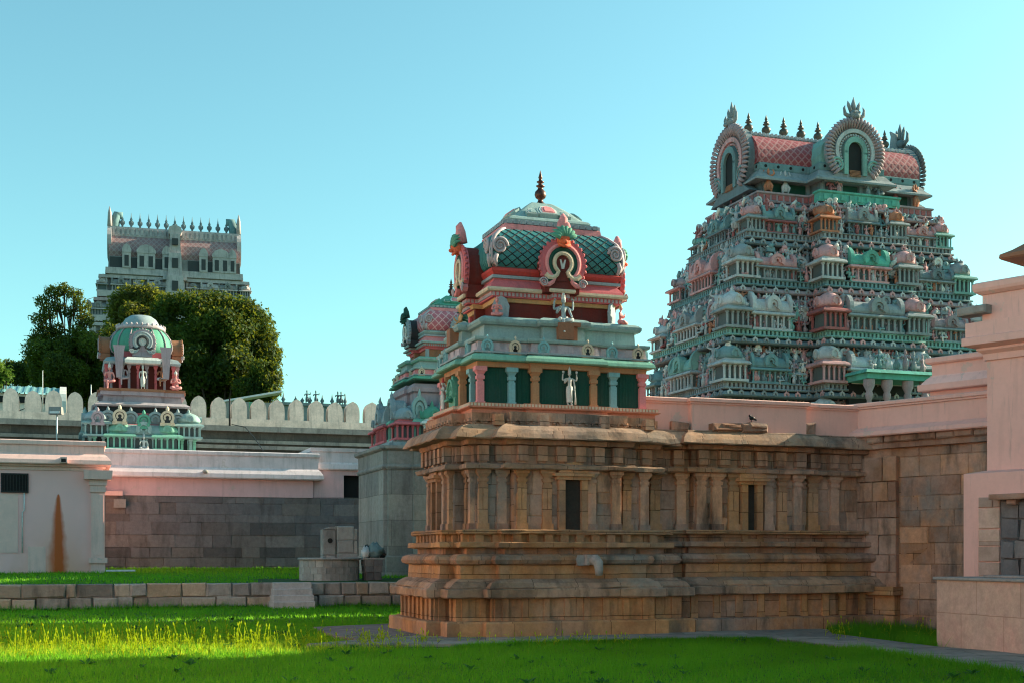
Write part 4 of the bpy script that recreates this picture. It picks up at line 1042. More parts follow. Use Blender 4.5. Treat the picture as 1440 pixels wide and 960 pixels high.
# ------------------------------------------------------------------ statues (one skinned body each)
def skin(joints, edges, sub=1, root='pelvis'):
    names = list(joints); idx = {n:i for i,n in enumerate(names)}
    me = bpy.data.meshes.new('tmp'); me.from_pydata([joints[n][:3] for n in names], [(idx[a],idx[b]) for a,b in edges], [])
    o = bpy.data.objects.new('tmp', me); COL.objects.link(o)
    md = o.modifiers.new('s','SKIN'); md.use_smooth_shade = True; md.branch_smoothing = 0.6
    for n in names:
        sv = me.skin_vertices[0].data[idx[n]]; r = joints[n][3]; sv.radius = (r,r); sv.use_root = (n == root)
    if sub: mo = o.modifiers.new('b','SUBSURF'); mo.levels = sub; mo.render_levels = sub
    dg = bpy.context.evaluated_depsgraph_get(); ev = o.evaluated_get(dg); m2 = ev.to_mesh()
    v = [tuple(x.co) for x in m2.vertices]; f = [tuple(p.vertices) for p in m2.polygons]
    ev.to_mesh_clear(); bpy.data.objects.remove(o, do_unlink=True); bpy.data.meshes.remove(me)
    return v, f
CORE = {'pelvis':(0,0,.50,.068),'belly':(0,-.005,.58,.056),'chest':(0,0,.69,.072),'collar':(0,0,.765,.045),'neck':(0,-.004,.80,.030),'skull':(0,-.008,.85,.030)}
CE = [('pelvis','belly'),('belly','chest'),('chest','collar'),('collar','neck'),('neck','skull')]
LEGS = {'stand':{1:[(.05,0,.46,.056),(.056,-.012,.27,.040),(.055,.012,.06,.026),(.065,-.075,.018,.022)]},
        'dance':{1:[(.05,0,.46,.056),(.13,-.05,.31,.040),(.09,0,.07,.026),(.13,-.06,.02,.022)]},
        'sit':{1:[(.055,-.02,.47,.058),(.16,-.17,.47,.042),(.02,-.20,.44,.030),(-.05,-.20,.43,.024)]},
        'hang':{1:[(.055,-.02,.47,.058),(.07,-.20,.46,.042),(.065,-.19,.24,.028),(.07,-.26,.20,.022)]}}
ARMS = {'down':[(.115,0,.755,.036),(.15,.01,.62,.028),(.145,-.03,.50,.021),(.14,-.045,.455,.019)],
        'raise':[(.115,0,.755,.036),(.215,-.01,.72,.028),(.215,-.03,.86,.021),(.205,-.03,.91,.019)],
        'up':[(.11,0,.765,.036),(.20,0,.84,.028),(.17,0,.97,.021),(.15,0,1.02,.019)],
        'bless':[(.115,0,.755,.036),(.155,-.01,.63,.028),(.14,-.12,.68,.021),(.135,-.14,.725,.019)],
        'pray':[(.115,0,.755,.036),(.15,-.04,.63,.028),(.045,-.12,.66,.021),(.016,-.13,.70,.018)],
        'knee':[(.115,0,.755,.036),(.15,-.03,.63,.028),(.14,-.14,.55,.021),(.13,-.18,.53,.018)]}
def figure(left_leg='stand', right_leg='stand', arms=(('down',1),('down',-1)), sub=1, crown='tall', fingers=True, drop=0.0):
    J = dict(CORE); E = list(CE)
    for sgn, lg in ((1,left_leg),(-1,right_leg)):
        prev = 'pelvis'
        for k, (x,y,z,r) in enumerate(LEGS[lg][1]):
            n = 'l%d%d' % (sgn,k); J[n] = (x*sgn,y,z,r); E.append((prev,n)); prev = n
    ends = []
    for q, (am, sgn) in enumerate(arms):
        prev = 'collar'
        for k, (x,y,z,r) in enumerate(ARMS[am]):
            n = 'a%d%d' % (q,k); J[n] = (x*sgn,y+(.012 if q > 1 else 0),z-(.012 if q > 1 else 0),r); E.append((prev,n)); prev = n
        ends.append((Vector(J['a%d3'%q][:3]), (Vector(J['a%d3'%q][:3])-Vector(J['a%d2'%q][:3])).normalized(), sgn))
    v, f = skin(J, E, sub)
    m = MB(); m.add(v, f, True)
    m.ball((0,-.012,.895), (.044,.050,.060), 12, 9)
    if fingers:
        m.tube([(0,-.058,.905),(0,-.070,.885),(0,-.062,.878)],[.006,.010,.006],5)
        m.tube([(-.016,-.055,.862),(0,-.060,.860),(.016,-.055,.862)],.005,4)
        for s in (-1,1):
            m.ball((s*.018,-.054,.905),(.010,.007,.006),6,4); m.ball((s*.046,-.005,.89),(.008,.014,.022),6,5)
        for p, d, s in ends:
            side = d.cross(Vector((0,1,0)));
            if side.length < .1: side = Vector((1,0,0))
            side.normalize(); nrm = side.cross(d).normalized()
            for k in range(4):
                b = p+side*((k-1.5)*.011)+d*.012; L = (.030,.036,.034,.026)[k]
                m.tube([b, b+d*L*.55, b+d*L*.95-nrm*.008],[.0062,.0056,.0035],5)
            b = p-side*(.018); m.tube([b-d*.006, b-side*.010+d*.012, b-side*.010+d*.028],[.007,.006,.004],5)
    cr = MB()
    if crown == 'tall': cr.lathe([(.050,.925),(.054,.94),(.047,.95),(.044,1.0),(.048,1.01),(.034,1.03),(.034,1.05),(.018,1.07),(.012,1.09),(.002,1.12)],12)
    elif crown == 'round': cr.lathe([(.048,.925),(.056,.94),(.050,.97),(.030,.995),(.014,1.01),(.014,1.03),(.002,1.05)],12)
    return m, cr
def statue(name_label, cat, loc, rz, h, mats, base_z=0.0, dhoti=None, extra=None, group=None, **kw):
    t = thing('statue', name_label, cat, loc, rz, group)
    m, cr = figure(**kw); X = T(0,0,-base_z*h)@Matrix.Scale(h,4)
    for b_ in (m, cr): b_.v = [tuple(X@Vector(p)) for p in b_.v]
    m.build('body', mats[0], t); cr.build('crown', mats[1], t)
    if dhoti == 'stand':
        d = MB(); d.M = X
        pts = []; n = 18; prof = [(.085,.062,.545),(.098,.072,.50),(.105,.075,.42),(.102,.07,.30),(.094,.062,.18),(.088,.058,.09)]
        for a, b2_, z in prof:
            for i in range(n):
                q = 2*PI*i/n; k = 1+.05*math.cos(q*9); pts.append((a*k*math.cos(q), b2_*k*math.sin(q)-.004, z))
        d.add(pts, [(r*n+i, r*n+(i+1)%n, (r+1)*n+(i+1)%n, (r+1)*n+i) for r in range(len(prof)-1) for i in range(n)], True)
        d.tube([(0,-.075,.52),(.01,-.09,.40),(.0,-.085,.2)],[.02,.018,.012],6); d.build('garment', mats[2], t)
    elif dhoti == 'lap':
        d = MB(); d.M = X
        d.tube([(-.10,.0,.50),(0,.0,.475),(.10,.0,.50)],.075,10)
        for s in (-1,1): d.tube([(s*.05,-.0,.48),(s*.12,-.12,.475),(s*.15,-.165,.47)],[.066,.054,.047],10)
        d.build('garment', mats[2], t)
    if extra: 
        e = MB(); e.M = X; extra(e); e.build('emblem', mats[1], t)
    return t
def emb(e):
    for s in (-1,1):
        e.slab([(s*.205+.035*math.cos(R(a)), .95+.035*math.sin(R(a))) for a in range(0,360,30)], -.045, -.025)
    e.tube([(.145,-.05,.46),(.16,-.05,.2),(.16,-.05,.03)],[.012,.022,.03],8)
    e.lathe([(.10,0),(.10,.012),(.02,.015)],12)
def at_shrine(x, y, z): return O_SHRINE-V*0.45+U*(.06+x*.945)+V*(y*.75)+Vector((0,0,z*.985))
statue('pale four armed statue standing between two tan pillars of the near shrine','statue', at_shrine(.08,-B-.12,4.665), TH, .70, (M['skin_white'],M['skin_white'],M['white_paint']), dhoti='stand', extra=emb, arms=(('bless',-1),('down',1),('raise',-1),('raise',1)))
statue('white and blue seated statue on the brown pedestal below the big front gable','statue', at_shrine(.02,-B+.14,6.335), TH, .95, (M['skin_blue'],M['skin_white'],M['white_paint']), base_z=.41, dhoti='lap', left_leg='sit', right_leg='hang', arms=(('bless',-1),('knee',1),('raise',-1),('raise',1)))
statue('pink statue praying on the left front corner of the near shrine ledge','statue', at_shrine(-1.42,-1.52,6.43), TH-.3, .66, (M['skin_pink'],M['skin_pink'],M['pink']), base_z=.42, dhoti='lap', left_leg='sit', right_leg='sit', arms=(('pray',-1),('pray',1)), crown='round')
statue('small pink statue seated in profile on the right front corner of the upper ledge','statue', at_shrine(1.42,-1.5,6.43), TH+.9, .68, (M['skin_pink'],M['skin_orange'],M['pink']), base_z=.42, dhoti='lap', left_leg='sit', right_leg='sit', arms=(('pray',-1),('pray',1)), crown='round')
statue('orange statue seated on the left side pedestal of the near shrine, seen from its side','statue', at_shrine(-A+.12,0.0,6.335), TH-PI/2, .80, (M['skin_orange'],M['ochre'],M['ochre']), base_z=.41, dhoti='lap', left_leg='sit', right_leg='hang', arms=(('bless',-1),('knee',1)))
statue('green seated statue inside the arched niche on the left side of the painted storey','statue', at_shrine(-A-.10,0,4.82), TH-PI/2, .62, (M['skin_green'],M['skin_green'],M['green']), base_z=.42, dhoti='lap', left_leg='sit', right_leg='sit', arms=(('bless',-1),('knee',1)))
statue('pale attendant statue with reddish crown standing at the far left edge of the painted storey','statue', at_shrine(-A-.14,.62,4.665), TH-PI/2, .66, (M['skin_white'],M['red'],M['white_paint']), dhoti='stand', arms=(('down',-1),('bless',1)), crown='tall')
# halos behind the two kneeling pink figures
m = MB(); 
for x, y, rz in ((-1.30,-1.38,-.3),(1.30,-1.38,.9)):
    m.cut(); m.M = T(x,y,6.43)@RZ(rz); m.slab([(-.16,0),(.16,0),(.19,.25),(.12,.40),(0,.46),(-.12,.40),(-.19,.25)], .02, .08)
m.build('statue_backing', M['grey_blue'], sh)

# ------------------------------------------------------------------ small roof pavilions used on the towers
PCACHE = {}
def posts(m, w, d, h, n, r=.045, z=0):
    for i in range(n):
        x = -w/2+w*i/(n-1)
        for y in (-d/2, d/2): m.box(x-r,x+r,y-r,y+r,z,z+h); m.box(x-r*1.6,x+r*1.6,y-r*1.6,y+r*1.6,z+h*.86,z+h)
def kuta_parts(round_=True):
    k = ('kuta',round_)
    if k in PCACHE: return PCACHE[k]
    b = MB(); b.box(-.52,.52,-.52,.52,0,.07); b.mi = 1; b.box(-.36,.36,-.36,.36,.07,.48); b.mi = 0
    posts(b,.84,.84,.40,5,.032,.07); 
    b.loft(ratha(.42,.42), [(0,.46),(.14,.47),(.17,.50),(.13,.56),(.02,.60)])
    b.box(-.36,.36,-.36,.36,.59,.66)
    r = MB()
    prof = [(.36,.655),(.47,.68),(.49,.74),(.45,.84),(.36,.95),(.22,1.03),(.10,1.06),(.12,1.085),(.05,1.11),(.07,1.15),(.03,1.20),(.005,1.27)]
    r.lathe(prof, 16 if round_ else 8, sq=0.0 if round_ else .55)
    for a in range(4):
        r.M = RZ(a*PI/2); r.arch(.09,.16,-.53,-.38,-30,210,10,c=(0,.78)); r.disc(0,.78,.10,-.50,-.38,8)
    PCACHE[k] = (b, r); return PCACHE[k]
def shala_parts(asp):
    k = ('shala',asp)
    if k in PCACHE: return PCACHE[k]
    w = asp; b = MB(); b.box(-w/2-.05,w/2+.05,-.45,.45,0,.07); b.mi = 1; b.box(-w/2+.06,w/2-.06,-.32,.32,.07,.48); b.mi = 0
    posts(b,w-.1,.74,.40,max(3,int(w/.21)),.028,.07)
    b.loft(ratha(w/2,.38), [(0,.46),(.12,.47),(.15,.50),(.11,.56),(0,.60)])
    r = MB(); n = 12; pts = []; fs = []
    sec = [(-.42,.60),(-.45,.66),(-.44,.76),(-.38,.88),(-.26,.98),(-.10,1.03),(.10,1.03),(.26,.98),(.38,.88),(.44,.76),(.45,.66),(.42,.60)]
    for x in (-w/2,w/2): pts += [(x,y,z) for y,z in sec]
    for i in range(n-1): fs.append((i,i+1,n+i+1,n+i))
    fs += [tuple(range(n-1,-1,-1)), tuple(range(n,2*n))]; r.add(pts, fs, False)
    for s in (-1,1):
        r.M = T(s*w/2,0,.80)@RZ(s*PI/2); r.arch(.20,.46,-.06,.08,-35,215,14); r.arch(.12,.19,-.03,.06,-35,215,12)
    r.M = Matrix(); r.arch(.16,.30,-.56,-.3,-35,215,14,c=(0,.80)); r.arch(.07,.15,-.52,-.3,-35,215,12,c=(0,.80)); r.tube([(0,-.45,1.08),(0,-.47,1.2)],[.07,.01],6)
    for x in np.linspace(-w/2+.15,w/2-.15,max(2,int(w/.3))): r.lathe([(.04,1.02),(.05,1.06),(.02,1.1),(.045,1.13),(.004,1.22)],6,(x,0,0))
    PCACHE[k] = (b, r); return PCACHE[k]
def panjara_parts():
    if 'p' in PCACHE: return PCACHE['p']
    b = MB(); b.box(-.34,.34,-.34,.3,0,.07); b.mi = 1; b.box(-.2,.2,-.24,.28,.07,.5); b.mi = 0; posts(b,.48,.46,.40,3,.035,.07)
    b.loft(ratha(.27,.27), [(0,.46),(.1,.47),(.12,.5),(.06,.57),(0,.6)])
    r = MB(); r.slab([(.33*math.cos(R(a)), .84+.33*math.sin(R(a))) for a in range(-45,226,18)], -.18, .3)
    r.arch(.26,.38,-.3,-.1,-45,225,16,c=(0,.84)); r.arch(.12,.22,-.26,-.1,-45,225,14,c=(0,.84))
    r.tube([(0,-.15,1.18),(0,-.2,1.30),(0,-.18,1.42)],[.10,.07,.01],6)
    PCACHE['p'] = (b, r); return PCACHE['p']
PME = {}
def pavilion(par, kind, loc, rz, sc, body, roof, asp=2.0):
    key = (kind, asp, body, roof)
    if key not in PME:
        pr = kuta_parts() if kind == 'kuta' else kuta_parts(False) if kind == 'square' else shala_parts(asp) if kind == 'shala' else panjara_parts()
        a = pr[0].mesh('roof_pavilion'); a.materials.append(M[body]); a.materials.append(M['g_gap_shade'])  # dark core paints the shade inside the open pavilion
        b = pr[1].mesh('pavilion_roof'); b.materials.append(M[roof]); PME[key] = (a, b)
    o = put(PME[key][0], 'roof_pavilion', par, loc, rz, sc); put(PME[key][1], 'pavilion_roof', o, (0,0,0)); return o

# low poly figures for the towers
FIG = []
for kw in (dict(arms=(('down',1),('bless',-1))), dict(left_leg='dance', arms=(('raise',1),('bless',-1))), dict(arms=(('up',1),('up',-1)), left_leg='dance', right_leg='dance'),
           dict(left_leg='sit', right_leg='hang', arms=(('knee',1),('bless',-1))), dict(arms=(('bless',1),('bless',-1),('raise',1),('raise',-1)))):
    m, cr = figure(sub=0, fingers=False, **kw); m.add(cr.v, cr.f, True)
    if 'sit' not in str(kw): m.tube([(0,0,.54),(0,0,.40),(0,0,.14)],[.085,.10,.10],9)
    zmin = min(p[2] for p in m.v); m.v = [(p[0]*1.25,p[1]*1.25,p[2]-zmin) for p in m.v]; FIG.append(m)
FIGME = {}
def fig_mesh(k, mat):
    if (k,mat) not in FIGME:
        me = FIG[k].mesh('figure'); me.materials.append(M[mat]); FIGME[(k,mat)] = me
    return FIGME[(k,mat)]

# ------------------------------------------------------------------ the big gopuram
GC = Vector((13.86, 58.0, 0))
gp = thing('gopuram_tower', 'huge sculpture crowded gateway tower in weathered teal paint, right of the near shrine', 'tower', GC, TH)
rg = random.Random(11)
BODY = ['g_teal','g_grey','g_pale','g_teal','g_pale','g_mint','g_grey','g_slate','g_mauve','g_pink','g_pink','g_rose']
ROOF = ['g_grey','g_teal','g_pale','g_pale','g_mint','g_slate','g_pink','g_grey','g_pink','g_teal','g_mauve']
FC = ['g_grey','g_pale','g_pale','g_slate','g_teal','g_mauve','g_pink','g_orange','g_mint','white_paint','g_rose']
def GA(z): return min(6.75, 4.35+(17.3-z)*.325)
def GB(z): return min(3.75, 2.25+(17.3-z)*.20)
def GW(z): return 1.85+(17.3-z)*.075
def gplan(z, o=0): return ratha(GA(z)+o, GB(z)+o, GW(z), .85, 'FRBL' if 0 else 'F')
def gplan2(z):      # side bays too
    f = ratha(GA(z), GB(z), GW(z), .85, 'F'); return f
ZT = [6.2, 8.4, 10.6, 12.8, 14.9, 16.6]
m = MB(); m.loft(ratha(7.2,4.2,3.0,.9,'F'), [(.3,0),(.3,.8),(0,.9),(0,5.5),(.35,5.6),(.3,6.0),(.1,6.2)]); m.build('stone_base', M['grey_pier'], gp)
nfig = 0; stuff_f = MB(); FSLOT = []
def fig(x, y, z, rz, h, k=None, mat=None):
    FSLOT.append((x, y, z, rz, h, rg.randrange(5) if k is None else k, mat or rg.choice(FC)))
CLUT = []
LEDG = ['g_teal','g_grey','g_mint','g_teal','g_grey','g_mauve']
for i in range(5):
    z0, z1 = ZT[i], ZT[i+1]; h = z1-z0; P = gplan(z0)
    wall = MB(); wall.loft(P, [(-.55,z0),(-.62,z1)])
    m = MB(); m.loft(P, [(-.6,z0-.02),(.06,z0),(.10,z0+.04),(.06,z0+.09),(-.6,z0+.095)])
    m.loft(P, [(-.6,z0+.25),(.05,z0+.26),(.08,z0+.28),(.05,z0+.31),(-.6,z0+.315)])
    m.loft(P, [(-.12,z0+.08),(-.12,z0+.26)])
    for p, a, L in along(offset(P,-.0), .20):
        m.M = T(p.x,p.y,0)@RZ(a); m.box(-.05,.05,-.03,.14,z0+.09,z0+.26)
    m.M = Matrix(); m.build('railing', M[LEDG[i]], gp)
    # inner cornice under the next tier
    m = MB(); Q = gplan(z1)
    m.loft(P, [(-.7,z1-.50),(-.50,z1-.49),(-.50,z1-.44),(-.7,z1-.43)])
    m.loft(Q, [(-.4,z1-.30),(.10,z1-.29),(.16,z1-.24),(.10,z1-.12),(-.02,z1-.06),(-.4,z1-.05)])
    for p, a, L in along(offset(P,-.44), .40):
        m.mi = rg.choice([1,1,2,3]); m.M = T(p.x,p.y,0)@RZ(a); m.arch(.09,.17,-.06,.06,-35,215,9,c=(0,z1-.60)); m.box(-.12,.12,-.05,.06,z1-.86,z1-.72)
    for p, a, L in along(offset(Q,.12), .52):
        m.mi = rg.choice([1,2,3]); m.M = T(p.x,p.y,0)@RZ(a); m.arch(.05,.12,-.05,.06,-35,215,9,c=(0,z1-.16)); m.tube([(0,0,z1-.06),(0,0,z1+.03)],[.04,.005],5)
    m.build('tier_cornice', [M[rg.choice(['g_grey','g_slate','g_mauve'])],M['g_grey'],M['g_pale'],M['g_pink']], gp)
    # small engaged columns and dark bays on the tier wall
    m = wall; m.mi = 1
    for p, a, L in along(offset(P,-.58), .34):
        m.M = T(p.x,p.y,0)@RZ(a); m.box(-.05,.05,-.09,.05,z0+.4,z1-.5); m.box(-.09,.09,-.12,.05,z1-.62,z1-.5); m.box(-.085,.085,-.11,.05,z0+.4,z0+.55)
    m.mi = 2
    for p, a, L in along(offset(P,-.57), .34):
        m.M = T(p.x,p.y,0)@RZ(a)@T(L/2,0,0); m.box(-.09,.09,-.005,.05,z0+.6,z1-.66)
    m.M = Matrix(); m.build('tier_wall', [M['g_gap_shade'],M[rg.choice(['g_grey','g_teal'])],M['void']], gp)
    ga, gb, gw = GA(z0), GB(z0), GW(z0); zz = z0+.31; s = h*.52
    def pv_(kind, x, y, rz, sc, asp=2.0, body=None, roof=None):
        sc = (sc*rg.uniform(.92,1.1),)*2+(sc*rg.uniform(.9,1.2),)
        pavilion(gp, kind, (x,y,zz), rz, sc, body or rg.choice(BODY), roof or rg.choice(ROOF), asp)
    in_ = .48
    for sx in (-1,1):
        pavilion(gp, 'kuta', (sx*(ga-.40), -(gb-.40), zz), 0, (s*1.0,s*1.0,s*1.28), rg.choice(['g_pale','g_grey','g_mint']), ['g_teal','g_teal','g_pale','g_grey','g_pink'][i]); pv_('kuta', sx*(ga-in_), gb-in_, 0, s*1.0)
    # front, both flanks of the bay
    yb = -(gb-in_+.05)
    for sx in (-1,1):
        mid = sx*(ga+gw)/2+sx*.02; span = ga-gw
        if span > 2.6:
            pv_('shala', mid, yb, 0, s*.95, 1.6)
            for q_ in (-.36,-.20,.20,.34): pv_('panjara', mid+sx*span*q_, yb+.02, 0, s*.75)
        else: pv_('shala', mid, yb, 0, s*.9, 1.2)
        pavilion(gp, 'kuta', (sx*(gw-.30), yb-.90, zz), 0, (s*1.0,s*1.0,s*1.34), ['g_pale','g_pink','g_rose','g_pale','g_orange'][i] if sx < 0 else 'g_grey', ['g_pale','g_pale','g_pink','g_pink','g_orange'][i])
    pv_('shala', 0, yb-.80, 0, s*1.1, 1.5 if gw < 2.2 else 1.9, roof=['g_grey','g_pale','g_grey','g_turq','g_grey'][i])
    # left and right sides
    for sx in (-1,1):
        rz = -PI/2 if sx < 0 else PI/2
        pv_('shala', sx*(ga-in_+.1), 0, rz, s*1.05, 1.6)
        for t_ in (-1,-.62,.62,1):
            pv_('panjara', sx*(ga-in_), t_*gb*.50, rz, s*.85)
        k = 0
        for yy in np.arange(-gb+.35, gb-.2, .36):
            fig(sx*(ga-.12), yy+rg.uniform(-.06,.06), zz-.05, rz+rg.uniform(-.3,.3), rg.uniform(.62,.85)*h*.45)
            if rg.random()<.6: fig(sx*(ga-.22), yy+rg.uniform(-.1,.1), zz+rg.uniform(.45,.8), rz+rg.uniform(-.4,.4), rg.uniform(.5,.75))
        if rg.random()<.8: fig(sx*(ga-.42), yy+.2, z1-1.05, rz, .85)
    # clutter: little gables, knobs and reliefs between the pavilions
    for side in range(3):
        for _ in range(100):
            if side == 0: x_, y_, r_ = rg.uniform(-ga+.2,ga-.2), -(gb-.30), 0; y_ -= .85 if abs(x_) < gw else 0
            else: x_, y_, r_ = (ga-.32)*(1 if side == 1 else -1), rg.uniform(-gb+.2,gb-.2), (PI/2 if side == 1 else -PI/2)
            CLUT.append((x_, y_, zz+rg.uniform(.15,1.45), r_, rg.uniform(.10,.25), rg.randrange(4)))
    # figures along the front
    for xx in np.arange(-ga+.3, ga-.2, .38):
        inb = abs(xx) < gw-.05
        yy = -(gb-.10)-(.85 if inb else 0)
        fig(xx+rg.uniform(-.08,.08), yy, zz-.05, rg.uniform(-.3,.3), rg.uniform(.55,.85)*h*.45)
        if rg.random()<.6: fig(xx+rg.uniform(-.1,.1), yy+.12, zz+rg.uniform(.45,.8), rg.uniform(-.4,.4), rg.uniform(.5,.75))
        if rg.random()<.85: fig(xx+.2, yy+.30, z1-1.05, rg.uniform(-.2,.2), .86)
    # a few big ones leaning out at the corners of the bay and tower
    for sx in (-1,1):
        fig(sx*(ga+.02), -(gb-.95), z1-1.25, sx*.7, 1.05, 2, 'g_pale')
cl_m = MB(); CC = ['g_grey','g_pale','g_teal','g_pink','white_paint']
for x_, y_, z_, r_, s_, k_ in CLUT:
    cl_m.mi = rg.randrange(5); cl_m.M = T(x_,y_,z_)@RZ(r_)@Matrix.Scale(s_,4)
    if k_ == 0: cl_m.arch(.5,.9,-.3,.6,-40,220,9); cl_m.disc(0,0,.5,-.1,.6,8)
    elif k_ == 1: cl_m.lathe([(.5,-.6),(.6,-.4),(.4,-.1),(.65,.2),(.6,.5),(.2,.7),(.02,1.1)],7)
    elif k_ == 2: cl_m.box(-.8,.8,-.4,.6,-.5,.3,.1,.1); cl_m.ball((0,-.1,.5),(.6,.5,.5),7,5)
    else: cl_m.tube([(-.8,0,-.5),(-.3,-.3,.2),(.2,-.35,.6),(.9,-.2,.9)],[.35,.45,.4,.1],6); cl_m.ball((.3,-.4,.9),.35,6,5)
tag(cl_m.build('relief_ornament', [M[c] for c in CC], gp), kind='stuff')
# neck storey with dark doors, then the barrel roof
z0 = 16.6; P = gplan(17.3)
def gm(name, plan, prof, mat, smooth=False):
    m = MB(); m.loft(plan, prof, smooth=smooth); return m.build(name, M[mat], gp)
m = MB(); m.loft(P, [(-.6,z0-.02),(.10,z0),(.14,z0+.05),(.06,z0+.10),(.05,z0+.34),(.12,z0+.38),(.12,z0+.45),(-.6,z0+.46)]); m.mi = 1
for p, a, L in along(offset(P,.06), .30):
    m.M = T(p.x,p.y,0)@RZ(a); m.box(-.10,.10,-.03,.05,z0+.12,z0+.33)
m.M = Matrix(); m.build('railing', [M['g_mauve'],M['g_rose']], gp)
m = MB(); m.loft(ratha(GW(17.3)+.14,.20), [(0,z0),(.02,z0+.10),(0,z0+.35),(.06,z0+.40),(.06,z0+.47),(-.1,z0+.475)]); m.v = [(x,y-GB(17.3)-.82,z) for x,y,z in m.v]
for x in np.linspace(-1.7,1.7,9): m.box(x-.12,x+.12,-GB(17.3)-1.08,-GB(17.3)-.95,z0+.08,z0+.33,.02,0)
m.build('turquoise_band', M['g_turq'], gp)
NP = ratha(3.9,1.75,1.55,.75,'F')
gm('neck_wall', NP, [(0,z0+.4),(0,17.75)], 'g_slate')
m = MB()
for x0,x1,y in ((-3.5,-1.75,-1.77),(1.75,3.5,-1.77),(-.38,.38,-2.52)): m.cut(); m.box(x0,x1,y,y+.05,17.08,17.62)
m.build('green_door', M['dark_green'], gp)
m = MB()
for x in (-3.75,-1.65,1.65,3.75): m.cut(); m.box(x-.09,x+.09,-1.86,-1.7,17.05,17.7)
for x in (-.5,.5,-1.4,1.4): m.cut(); m.box(x-.08,x+.08,-2.62,-2.45,17.05,17.7)
m.build('neck_pilaster', M['g_grey'], gp)
for x, y, rz, k, c, hh in ((-2.9,-2.0,0,2,'g_pale',1.0),(-3.75,-2.05,-.5,2,'g_orange',1.0),(2.7,-2.0,0,1,'g_rose',.95),(3.7,-2.1,.5,2,'g_orange',1.0),(-1.15,-2.75,0,3,'g_rose',.85),(-.75,-2.8,0,0,'g_pink',.8),(.72,-2.8,0,0,'g_grey',.8),(1.25,-2.75,0,3,'g_slate',.85),
                         (-4.2,-.9,-PI/2,2,'g_slate',.95),(-4.2,.9,-PI/2,0,'g_slate',.9),(4.2,-1.1,PI/2,2,'g_orange',1.0),(4.25,.2,PI/2,1,'g_rose',.9),(-4.15,0,-PI/2,3,'g_rose',.9)): fig(x,y,17.05,rz,hh,k,c)
gm('roof_eave', ratha(4.05,1.85,1.6,.8,'F'), [(-.2,17.66),(.30,17.62),(.42,17.60),(.42,17.68),(.22,17.86),(.10,18.05),(.02,18.12),(-.4,18.13)], 'g_grey')
m = MB(); m.loft(ratha(4.05,1.85,1.6,.8,'F'), [(-.3,18.11),(.0,18.12),(.03,18.18),(.03,18.42),(-.02,18.46),(-.4,18.47)]); m.mi = 1
for p, a, L in along(offset(ratha(4.05,1.85,1.6,.8,'F'),.035), .55):
    m.M = T(p.x,p.y,0)@RZ(a); m.disc(0,18.30,.07,-.008,.05,8)
m.M = Matrix(); m.build('roof_band', [M['g_teal'],M['void']], gp)
def barrel(m, sec, x0, x1, along_y=False):
    n = len(sec); f = (lambda t,x: (t[0],x,t[1])) if along_y else (lambda t,x: (x,t[0],t[1]))
    pts = [f(t,x0) for t in sec]+[f(t,x1) for t in sec]
    m.add(pts, [(i,i+1,n+i+1,n+i) for i in range(n-1)]+[tuple(range(n-1,-1,-1)),tuple(range(n,2*n))], False)
sec = [(-1.80,18.45),(-1.84,18.7),(-1.78,19.05),(-1.60,19.40),(-1.30,19.70),(-.95,19.9),(.95,19.9),(1.30,19.70),(1.60,19.40),(1.78,19.05),(1.84,18.7),(1.80,18.45)]
m = MB(); barrel(m, sec, -4.1, 4.1); m.build('barrel_roof', M['red_tile'], gp)
m = MB(); barrel(m, [(-1.0,19.72),(-1.08,19.85),(-.95,20.02),(-.45,20.16),(.45,20.16),(.95,20.02),(1.08,19.85),(1.0,19.72)], -4.2, 4.2)
for x in np.arange(-4.0,4.05,.20): m.box(x-.06,x+.06,-1.12,-.98,19.86,20.0,.02,0)
m.build('roof_ridge', M['g_pale'], gp)
